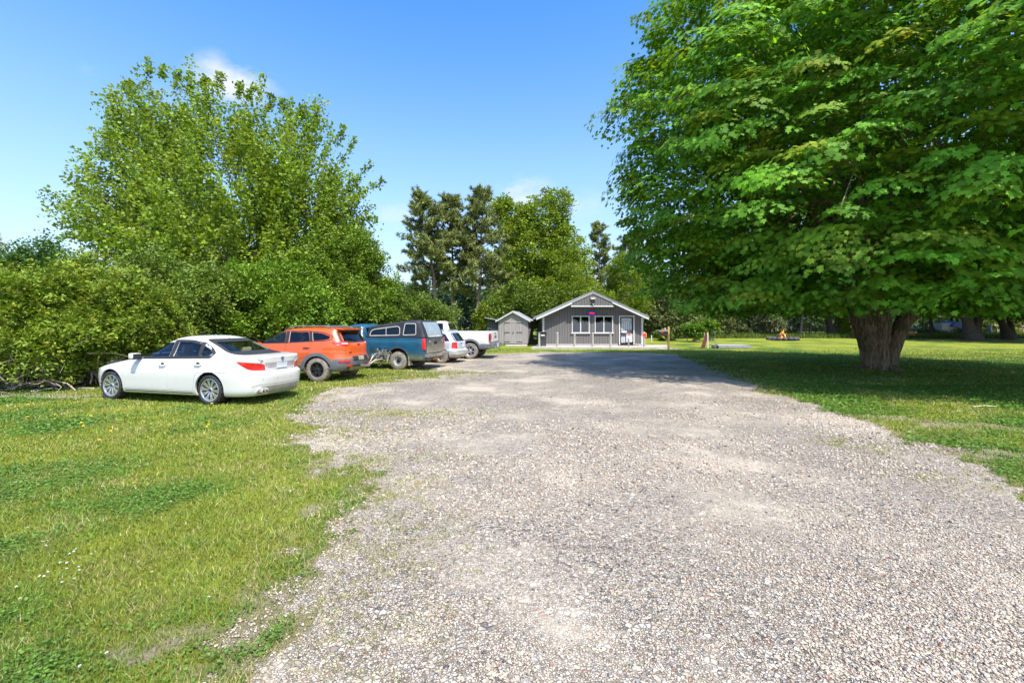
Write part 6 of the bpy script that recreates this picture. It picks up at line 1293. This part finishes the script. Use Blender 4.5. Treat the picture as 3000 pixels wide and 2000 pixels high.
def bike_rack():
    """folded hitch rack with dangling straps behind the orange suv"""
    R = Matrix.Rotation(SUV.rotation_euler.z, 4, 'Z'); r = empty('bike_rack', SUV.location, SUV.rotation_euler.z); tag(r, 'tangled grey folded bicycle rack with straps hanging at the tow hitch of the orange suv', 'bike rack')
    f = MB(); f.box((-2.42, 0, .46), (.32, .07, .07)); f.tube([(-2.55, 0, .46), (-2.66, -.05, .72), (-2.62, -.3, .80), (-2.55, -.62, .78)], .028, 8); f.tube([(-2.55, .0, .46), (-2.70, -.1, .60), (-2.78, -.45, .62)], .028, 8); f.tube([(-2.50, -.62, .55), (-2.80, -.62, .85)], .024, 8); f.tube([(-2.44, -.42, .50), (-2.78, -.50, .88)], .024, 8); f.build('frame', CM['dull'], r, smooth=50)
    rng = np.random.default_rng(8)
    for k in range(10):
        c = np.array([-2.66 + rng.normal(0, .06), -.58 + rng.normal(0, .22), .78 + rng.normal(0, .10)]); pts = []; a0 = rng.uniform(0, 6); rr = rng.uniform(.06, .16); ph = rng.uniform(0, 3)
        for t in np.linspace(0, 5.2, 12): pts.append(c + np.array([math.cos(t + a0) * rr * .6, math.cos(t + ph) * rr, math.sin(t + a0) * rr]))
        MB().tube(pts, .009, 6).build('strap', CM['grey'] if k % 3 else CM['grime'], r, smooth=60)
    w = MB(); w.lathe([(.055, -.02), (.085, -.02), (.085, .02), (.055, .02)], 18, 'y', (-2.68, -.60, .66)); w.build('cradle', CM['black'], r)
bike_rack()

# ---------------------------------------------------------------- teal pickup with a cap
def teal_truck():
    rl = foot(1166, 1083.5); root = place('teal_pickup_truck', 'old teal pickup truck with a black windowed cap over the bed and grey worn tailgate', rl, 14.5, -1.67, .93)
    P, Q = 40, 14
    spec = [(.36, -2.74, 2.35, .86, P, Q), (.40, -2.78, 2.42, .92, P, Q), (.52, -2.79, 2.44, .945, P, Q), (.60, -2.79, 2.45, .95, P, Q), (.615, -2.79, 2.45, .955, P, Q), (.80, -2.80, 2.45, .965, P, Q), (.98, -2.80, 2.45, .965, P, Q), (1.10, -2.80, 2.40, .955, P, Q), (1.13, -2.80, 2.38, .945, P, Q), (1.22, -2.80, 2.2, .940, P, Q), (1.235, -2.79, 1.9, .93, P, Q)]
    A = [(1.67, .40, .44), (-1.67, .40, .44)]
    body, bvh, ds = shell_car(root, spec, CM['teal'], [], A, doors=[('door', [(1.05, .46), (1.05, 1.18), (-.14, 1.18), (-.14, .46)])], name='body', nq=26)
    under(root, -2.6, 2.2, .60, .38, 1.0, A)
    sl, sr, rr = Proj(bvh, SIDE_L), Proj(bvh, SIDE_R), Proj(bvh, REAR); sx = lambda pj: 1 if pj.U.x > 0 else -1
    for pj in (sl, sr):
        g = sx(pj); arc = [(-1.67 + .46 * math.cos(t), .40 + .46 * math.sin(t)) for t in np.linspace(-.1, math.pi + .1, 24)]; ribbon(pj, arc, .045, 'arch_trim', CM['chrome'], root, off=.014, sgn=g)
        ribbon(pj, [(-2.14, .60), (-2.75, .60)], .015, 'side_moulding', CM['dull'], root, off=.008, sgn=g); ribbon(pj, [(-.20, .42), (-.20, 1.22)], .014, 'bed_gap', CM['seam'], root, off=.002, sgn=g)
        ribbon(pj, [(-.25, 1.115), (-2.76, 1.115)], .018, 'bed_crease', mat('teal_crease_shade', (.02, .07, .10), .5), root, off=.002, sgn=g)  # darker teal strip: the crease's shade put into the colour
        patch(pj, rounded([(-2.14, .37), (-2.74, .37), (-2.74, .59), (-2.14, .59)], .02), 'lower_panel', mat('teal_dull', (.045, .10, .085), .5, var=.35, vs=5, dirt=(.30, .25, .18), dirt_h=(.30, .62)), root, off=.006, sgn=g)
        for k in range(3): patch(pj, rounded([(-.45 - .3 * k, .70 - .05 * k), (-.72 - .3 * k, .66), (-.70 - .26 * k, .86), (-.50 - .3 * k, .84)], .06), 'dent', mat('dent_dark', (.015, .035, .04), .6, var=.6, vs=6), root, off=.002, sgn=g)
    for s in (1, -1):
        tl = MB(); tl.box((-2.745, s * .905, 1.0), (.13, .10, .44)); tl.build('tail_light', CM['redb'], root, bevel=.035, smooth=50)
        mf = MB(); mf.box((-2.13, s * .84, .35), (.02, .24, .34)); mf.build('mud_flap', CM['grime'], root)
        for x in (-1.67, 1.67): wheel(root, x, s * .82, .355, .24, s, .19, 'steel', CM['rubber_d'], CM['steelw'])
    tg = MB(); tg.box((-2.815, 0, .92), (.035, 1.62, .56)); t = tg.build('tailgate', CM['tgate'], root, bevel=.015)
    MB().box((-2.84, .05, 1.04), (.015, .28, .10)).build('tailgate_handle', CM['black'], t, bevel=.01)
    for y in (.60, -.60): MB().lathe([(0, -.01), (.028, -.01), (.028, .005)], 12, 'x', (-2.838, y, 1.09)).build('lock', CM['clear'], t)
    bp = MB(); bp.prism([(-.98, .50), (.98, .50), (.98, .62), (.5, .62), (.38, .60), (-.38, .60), (-.5, .62), (-.98, .62)], 'x', -2.99, -2.80); bm = bp.build('rear_bumper', CM['dull'], root, bevel=.015)
    MB().box((-2.94, .1, .45), (.06, .9, .13)).build('bumper_drop', CM['rust'], bm, bevel=.008); MB().box((-3.0, 0, .565), (.012, .30, .10)).build('number_plate', CM['grime'], bm)
    MB().box((-2.96, -.48, .43), (.09, .12, .20)).build('hook', CM['dull'], bm)
    hb = MB(); hb.tube([(-2.5, -.25, .36), (-2.75, -.3, .30), (-2.82, .1, .33)], .028, 8); hb.build('exhaust', CM['rust'], root, smooth=50)
    # the cap
    def df(x, y, z):
        if z < 1.28: return (x, y, z)
        t = (z - 1.28) / .62; k = 0.0
        k = -.21 * min(1, max(0, (x + 2.05) / 1.6)) * t; return (x, y, z + k)
    cs = [(1.24, -2.80, -.24, .945, 40, 14), (1.27, -2.80, -.24, .945, 40, 14), (1.34, -2.775, -.25, .93, 40, 14), (1.50, -2.72, -.28, .905, 36, 13), (1.70, -2.63, -.32, .87, 30, 12), (1.82, -2.57, -.36, .845, 26, 10), (1.87, -2.54, -.39, .81, 20, 8), (1.90, -2.48, -.44, .74, 14, 6), (1.915, -2.3, -.6, .5, 8, 4), (1.92, -2.0, -.9, .25, 4, 3)]
    wl = rounded([(-.44, 1.31), (-.50, 1.50), (-.62, 1.56), (-1.62, 1.68), (-1.72, 1.62), (-1.74, 1.34)], .07); w2 = rounded([(-1.88, 1.34), (-1.93, 1.78), (-2.38, 1.78), (-2.42, 1.36)], .06)
    cap, cb, _ = shell_car(root, cs, CM['cap'], [wl, w2], [], name='bed_cap', hollow=.025, deform=df, rearwin=([(-.62, 1.40), (.62, 1.40), (.60, 1.82), (-.60, 1.82)], (-3.0, -2.4)), nq=24)
    cl, cr, cr2 = Proj(cb, SIDE_L), Proj(cb, SIDE_R), Proj(cb, REAR)
    for pj in (cl, cr):
        g = sx(pj)
        for w in (wl, w2): patch(pj, w, 'side_window', CM['tint'], cap, off=-.008, sgn=g); ribbon(pj, w, .03, 'window_seal', CM['grey'], cap, off=.006, closed=True, sgn=g)
        ribbon(pj, [(-1.16, 1.32), (-1.13, 1.62)], .02, 'window_divider', CM['grey'], cap, off=.004, sgn=g)
        lo_ = MB(); 
    patch(cr2, rounded([(-.68, 1.33), (.68, 1.33), (.66, 1.84), (-.66, 1.84)], .05), 'rear_hatch', CM['gglass'], cap, off=.008, thick=.01); ribbon(cr2, rounded([(-.74, 1.27), (.74, 1.27), (.70, 1.87), (-.70, 1.87)], .04), .03, 'hatch_frame', CM['trim'], cap, off=.010, closed=True)
    patch(cr2, [(-.70, 1.255), (.70, 1.255), (.70, 1.32), (-.70, 1.32)], 'hatch_sill', mat('peeling', (.45, .42, .40), .7, var=.5, vs=12), cap, off=.012)
    # things inside the cap
    MB().bar((-1.86, .55, 1.36), (-2.32, .50, 1.66), .05, .02).bar((-1.86, .58, 1.37), (-2.36, .6, 1.42), .06, .02).build('shelf_bars', CM['clear'], cap); MB().prism([(-1.3, 1.30), (-1.72, 1.30), (-1.70, 1.42), (-1.6, 1.44)], 'y', .3, .75).build('load', CM['grime'], cap, bevel=.02); MB().box((-1.5, 0, 1.235), (2.4, 1.7, .03)).build('bed_floor', CM['inner'], cap)
    # cab
    cbs = [(1.235, -.17, 1.45, .93, 30, 10), (1.27, -.16, 1.38, .91, 20, 8), (1.40, -.12, 1.14, .85, 16, 7), (1.55, -.07, .88, .79, 14, 7), (1.68, .0, .64, .73, 12, 6), (1.73, .04, .52, .68, 10, 5), (1.76, .12, .40, .58, 7, 4), (1.775, .2, .3, .4, 4, 3)]
    cwin = rounded([(1.10, 1.28), (.62, 1.64), (.10, 1.64), (.02, 1.28)], .05)
    cab, bb, _ = shell_car(root, cbs, CM['teal'], [cwin], [], name='cab', hollow=.03, rearwin=([(-.6, 1.32), (.6, 1.32), (.55, 1.62), (-.55, 1.62)], (-.4, .2)), frontwin=([(-.7, 1.3), (.7, 1.3), (.6, 1.66), (-.6, 1.66)], (.45, 1.6)))
    for D in (SIDE_L, SIDE_R):
        pj = Proj(bb, D); patch(pj, cwin, 'window', CM['tint'], cab, off=-.01, sgn=sx(pj)); ribbon(pj, [(-.06, 1.26), (.02, 1.70)], .03, 'pillar_strip', CM['clear'], cab, off=.004, sgn=sx(pj))
teal_truck()

# ---------------------------------------------------------------- silver suv behind
def silver():
    rl = foot(1291, 1064); root = place('silver_wagon', 'dusty silver small suv between the teal pickup and the white pickup', rl, 12, -1.27, .87)
    spec = [(.24, -1.98, 1.98, .74, 10, 4), (.30, -2.08, 2.08, .83, 9, 3.4), (.42, -2.16, 2.14, .865, 9, 3.2), (.56, -2.17, 2.15, .875, 9, 3.1), (.60, -2.13, 2.14, .875, 9, 3.1), (.64, -2.07, 2.1, .872, 9, 3.1), (.76, -2.05, 1.95, .87, 9, 3), (.86, -2.04, 1.6, .86, 9, 3), (.93, -2.02, 1.2, .845, 9, 3), (.98, -1.99, .98, .83, 9, 3), (1.10, -1.90, .72, .79, 8, 3), (1.24, -1.79, .42, .74, 8, 3), (1.34, -1.71, .20, .70, 8, 3), (1.40, -1.66, .05, .65, 7, 2.8), (1.44, -1.56, -.1, .55, 6, 2.6), (1.46, -1.40, -.3, .40, 4, 2.4), (1.467, -1.2, -.5, .2, 3, 2)]
    w1 = rounded([(.78, 1.0), (.2, 1.29), (-.14, 1.33), (-.16, 1.0)], .04); w2 = rounded([(-.26, 1.0), (-.24, 1.335), (-.92, 1.33), (-1.0, 1.0)], .04); w3 = rounded([(-1.08, 1.0), (-1.02, 1.325), (-1.42, 1.31), (-1.66, 1.0)], .04)
    A = [(1.27, .32, .375), (-1.27, .32, .375)]
    body, bvh, ds = shell_car(root, spec, CM['silver'], [w1, w2, w3], A, doors=[('door', [(.88, .36), (.90, .95), (-.20, .965), (-.20, .36)]), ('door', [(-.212, .36), (-.212, .965), (-1.02, .965), (-.98, .72), (-.86, .5), (-.84, .36)])], rearwin=([(-.56, 1.02), (.56, 1.02), (.50, 1.32), (-.50, 1.32)], (-2.3, -1.5)), nq=18)
    under(root, -1.9, 1.8, .58, .26, .8, A); sl, sr, rr = Proj(bvh, SIDE_L), Proj(bvh, SIDE_R), Proj(bvh, REAR); sx = lambda pj: 1 if pj.U.x > 0 else -1
    for pj in (sl, sr):
        for w in (w1, w2, w3): patch(pj, w, 'window', CM['tint'], root, off=-.01, sgn=sx(pj)); ribbon(pj, w, .018, 'window_trim', CM['trim'], root, off=.003, closed=True, sgn=sx(pj))
        s = 1 if pj.D.y < 0 else -1; MB().tube([(.0, s * .50, 1.45), (-.1, s * .50, 1.50), (-1.2, s * .50, 1.49), (-1.3, s * .50, 1.44)], .016, 7).build('roof_rail', CM['clad'], root, smooth=50)
    patch(rr, rounded([(-.64, 1.0), (.64, 1.0), (.56, 1.34), (-.56, 1.34)], .05), 'rear_window', CM['tint'], root, off=.002); ribbon(rr, rounded([(-.64, 1.0), (.64, 1.0), (.56, 1.34), (-.56, 1.34)], .05), .03, 'rear_window_trim', CM['trim'], root, off=.004, closed=True)
    for s in (1, -1):
        pj = Proj(bvh, (1, -.75 * s, 0)); U = pj.U; g = 1 if U.y * s > 0 else -1; cu = lambda x, y: Vector((x, y * s, 0)).dot(U) * g; u0, u1 = cu(-2.04, .66), cu(-1.88, .86)
        patch(pj, [(g * u, v) for u, v in rounded([(u0, .66), (u0, .93), (u1, .95), (u1 + .02, .68)], .02)], 'tail_light', CM['red'], root, off=.012, thick=.02)
        for x in (1.27, -1.27): wheel(root, x, s * .765, .325, .21, s, .205, 'spoke6', CM['rubber_d'], CM['alloy'])
    patch(rr, rounded([(-.80, .40), (.80, .40), (.80, .58), (-.80, .58)], .04), 'rear_bumper', mat('bumper_silver', (.55, .53, .48), .35, .4, var=.2), root, off=.015, thick=.02); patch(rr, [(-.16, .72), (.16, .72), (.16, .84), (-.16, .84)], 'number_plate', CM['plate'], root, off=.012, thick=.008)
    ribbon(rr, [(-.62, .99), (-.60, .66), (.60, .66), (.62, .99)], .01, 'tailgate_seam', CM['seam'], root, off=.002); patch(rr, rounded([(-.30, .86), (-.12, .86), (-.12, .90), (-.30, .90)], .01), 'badge', CM['badge'], root, off=.006, step=.03)
    c = MB(); c.lathe([(0, 0), (.06, 0), (.07, .05), (.045, .07), (0, .07)], 16, 'z', (-2.02, .78, .585)); 
    st = MB(); 
    for y in (.36, -.36): seat(st, -.05, y, .45, .8)
    st.box((-.9, 0, .85), (.15, 1.1, .5)); st.box((-.2, 0, .62), (3.2, 1.4, .04)); st.build('seats', CM['seatd'], root)
silver()

# ---------------------------------------------------------------- white pickup
def white_truck():
    rl = foot(1377, 1050.5); root = place('white_pickup_truck', 'white crew-cab pickup truck with dark wheel-arch flares, farthest of the parked row', rl, 10, -1.85, .97)
    P, Q = 36, 12
    spec = [(.50, -2.86, 2.75, .92, P, Q), (.54, -2.88, 2.80, .965, P, Q), (.70, -2.90, 2.82, .985, P, Q), (.95, -2.91, 2.80, .995, P, Q), (1.15, -2.92, 2.75, .985, P, Q), (1.30, -2.92, 2.55, .965, P, Q), (1.385, -2.93, 2.2, .95, P, Q), (1.40, -2.92, 1.9, .935, P, Q)]
    A = [(1.85, .42, .50), (-1.85, .42, .50)]
    body, bvh, ds = shell_car(root, spec, CM['white2'], [], A, doors=[('door', [(1.35, .60), (1.35, 1.36), (.32, 1.36), (.32, .60)]), ('door', [(.308, .60), (.308, 1.36), (-.62, 1.36), (-.62, .60)])], nq=26)
    under(root, -2.7, 2.6, .62, .45, 1.1, A); sl, sr, rr = Proj(bvh, SIDE_L), Proj(bvh, SIDE_R), Proj(bvh, REAR); sx = lambda pj: 1 if pj.U.x > 0 else -1
    for pj in (sl, sr):
        g = sx(pj)
        for ax in (1.85, -1.85): ribbon(pj, [(ax + .545 * math.cos(t), .42 + .545 * math.sin(t)) for t in np.linspace(-.12, math.pi + .12, 24)], .10, 'arch_flare', CM['clad'], root, off=.028, sgn=g)
        ribbon(pj, [(-.72, .55), (-.72, 1.38)], .014, 'bed_gap', CM['seam'], root, off=.002, sgn=g); ribbon(pj, [(-.74, 1.40), (-2.90, 1.40)], .03, 'bed_rail', CM['black'], root, off=.004, sgn=g)
        patch(pj, rounded([(-2.36, .52), (-2.86, .52), (-2.86, .76), (-2.40, .76)], .02), 'bumper_side', CM['clad'], root, off=.012, sgn=g, thick=.02)
    for s in (1, -1):
        tl = MB(); tl.box((-2.88, s * .90, 1.10), (.13, .15, .40)); q = tl.build('tail_light', CM['red'], root, bevel=.02, smooth=50); MB().box((-2.949, s * .885, 1.10), (.012, .08, .26)).build('lamp_inner', CM['trim'], q, bevel=.004); MB().box((-2.88, s * .978, 1.10), (.07, .006, .24)).build('lamp_inner', CM['trim'], q)
        for x in (-1.85, 1.85): wheel(root, x, s * .845, .405, .28, s, .265, 'spoke6', CM['rubber_d'], CM['alloy'])
        MB().lathe([(0, 0), (.04, 0), (.05, -.1), (.04, -.1)], 14, 'x', (-3.02, s * .62, .60)).build('exhaust', CM['chrome'], root)
    tg = MB(); tg.box((-2.945, 0, 1.10), (.035, 1.58, .50)); t = tg.build('tailgate', CM['white2'], root, bevel=.015); MB().box((-2.97, 0, 1.28), (.014, .22, .06)).build('tailgate_handle', CM['black'], t, bevel=.01); text('RAM', t, (-2.966, 0, 1.10), .22, CM['badge'], (math.radians(90), 0, math.radians(-90)), ext=.006, spacing=1.15)
    bp = MB(); bp.prism([(-.99, .55), (.99, .55), (.99, .80), (.35, .80), (.30, .72), (-.30, .72), (-.35, .80), (-.99, .80)], 'x', -3.10, -2.90); b = bp.build('rear_bumper', CM['clad'], root, bevel=.03); MB().box((-3.106, 0, .64), (.012, .32, .13)).build('number_plate', CM['plate'], b)
    MB().box((-3.104, -.55, .68), (.014, .5, .14)).build('bumper_step', CM['dull'], b); ca = MB(); ca.tube([(-3.0, -.35, .55), (-3.12, -.38, .38), (-3.14, -.42, .36), (-3.16, -.45, .45)], .01, 6); ca.build('trailer_cable', CM['black'], b)
    cs = [(1.40, -.68, 1.75, .945, 30, 10), (1.44, -.68, 1.62, .93, 20, 8), (1.58, -.65, 1.34, .87, 16, 7), (1.72, -.60, 1.05, .81, 14, 6), (1.84, -.54, .80, .75, 12, 6), (1.89, -.50, .66, .70, 10, 5), (1.925, -.40, .50, .60, 7, 4), (1.94, -.25, .35, .42, 4, 3)]
    w1 = rounded([(1.30, 1.45), (.90, 1.77), (.38, 1.80), (.36, 1.45)], .05); w2 = rounded([(.24, 1.45), (.24, 1.80), (-.34, 1.80), (-.40, 1.45)], .05)
    cab, cb, _ = shell_car(root, cs, CM['white2'], [w1, w2], [], name='cab', hollow=.03, rearwin=([(-.66, 1.47), (.66, 1.47), (.60, 1.79), (-.60, 1.79)], (-.9, -.4)), frontwin=([(-.7, 1.48), (.7, 1.48), (.6, 1.80), (-.6, 1.80)], (.5, 1.8)))
    for D in (SIDE_L, SIDE_R):
        pj = Proj(cb, D)
        for w in (w1, w2): patch(pj, w, 'window', CM['tint'], cab, off=-.01, sgn=sx(pj)); ribbon(pj, w, .02, 'window_trim', CM['trim'], cab, off=.003, closed=True, sgn=sx(pj))
    rr2 = Proj(cb, REAR); patch(rr2, [(-.66, 1.47), (.66, 1.47), (.60, 1.79), (-.60, 1.79)], 'rear_window', CM['glass'], cab, off=-.01); ribbon(rr2, rounded([(-.70, 1.45), (.70, 1.45), (.63, 1.81), (-.63, 1.81)], .04), .025, 'rear_window_trim', CM['trim'], cab, off=.003, closed=True)
    MB().box((-.60, 0, 1.855), (.10, .30, .04)).build('brake_light', CM['amber'], cab, bevel=.01); st = MB()
    for y in (.4, -.4): seat(st, .55, y, 1.0, .7)
    st.box((-.25, 0, 1.38), (.14, 1.3, .3)); st.build('seats', CM['seatd'], cab)
    for s in (1, -1): MB().box((1.15, s * 1.10, 1.50), (.12, .24, .26)).build('mirror', CM['black'], root, bevel=.03)
white_truck()
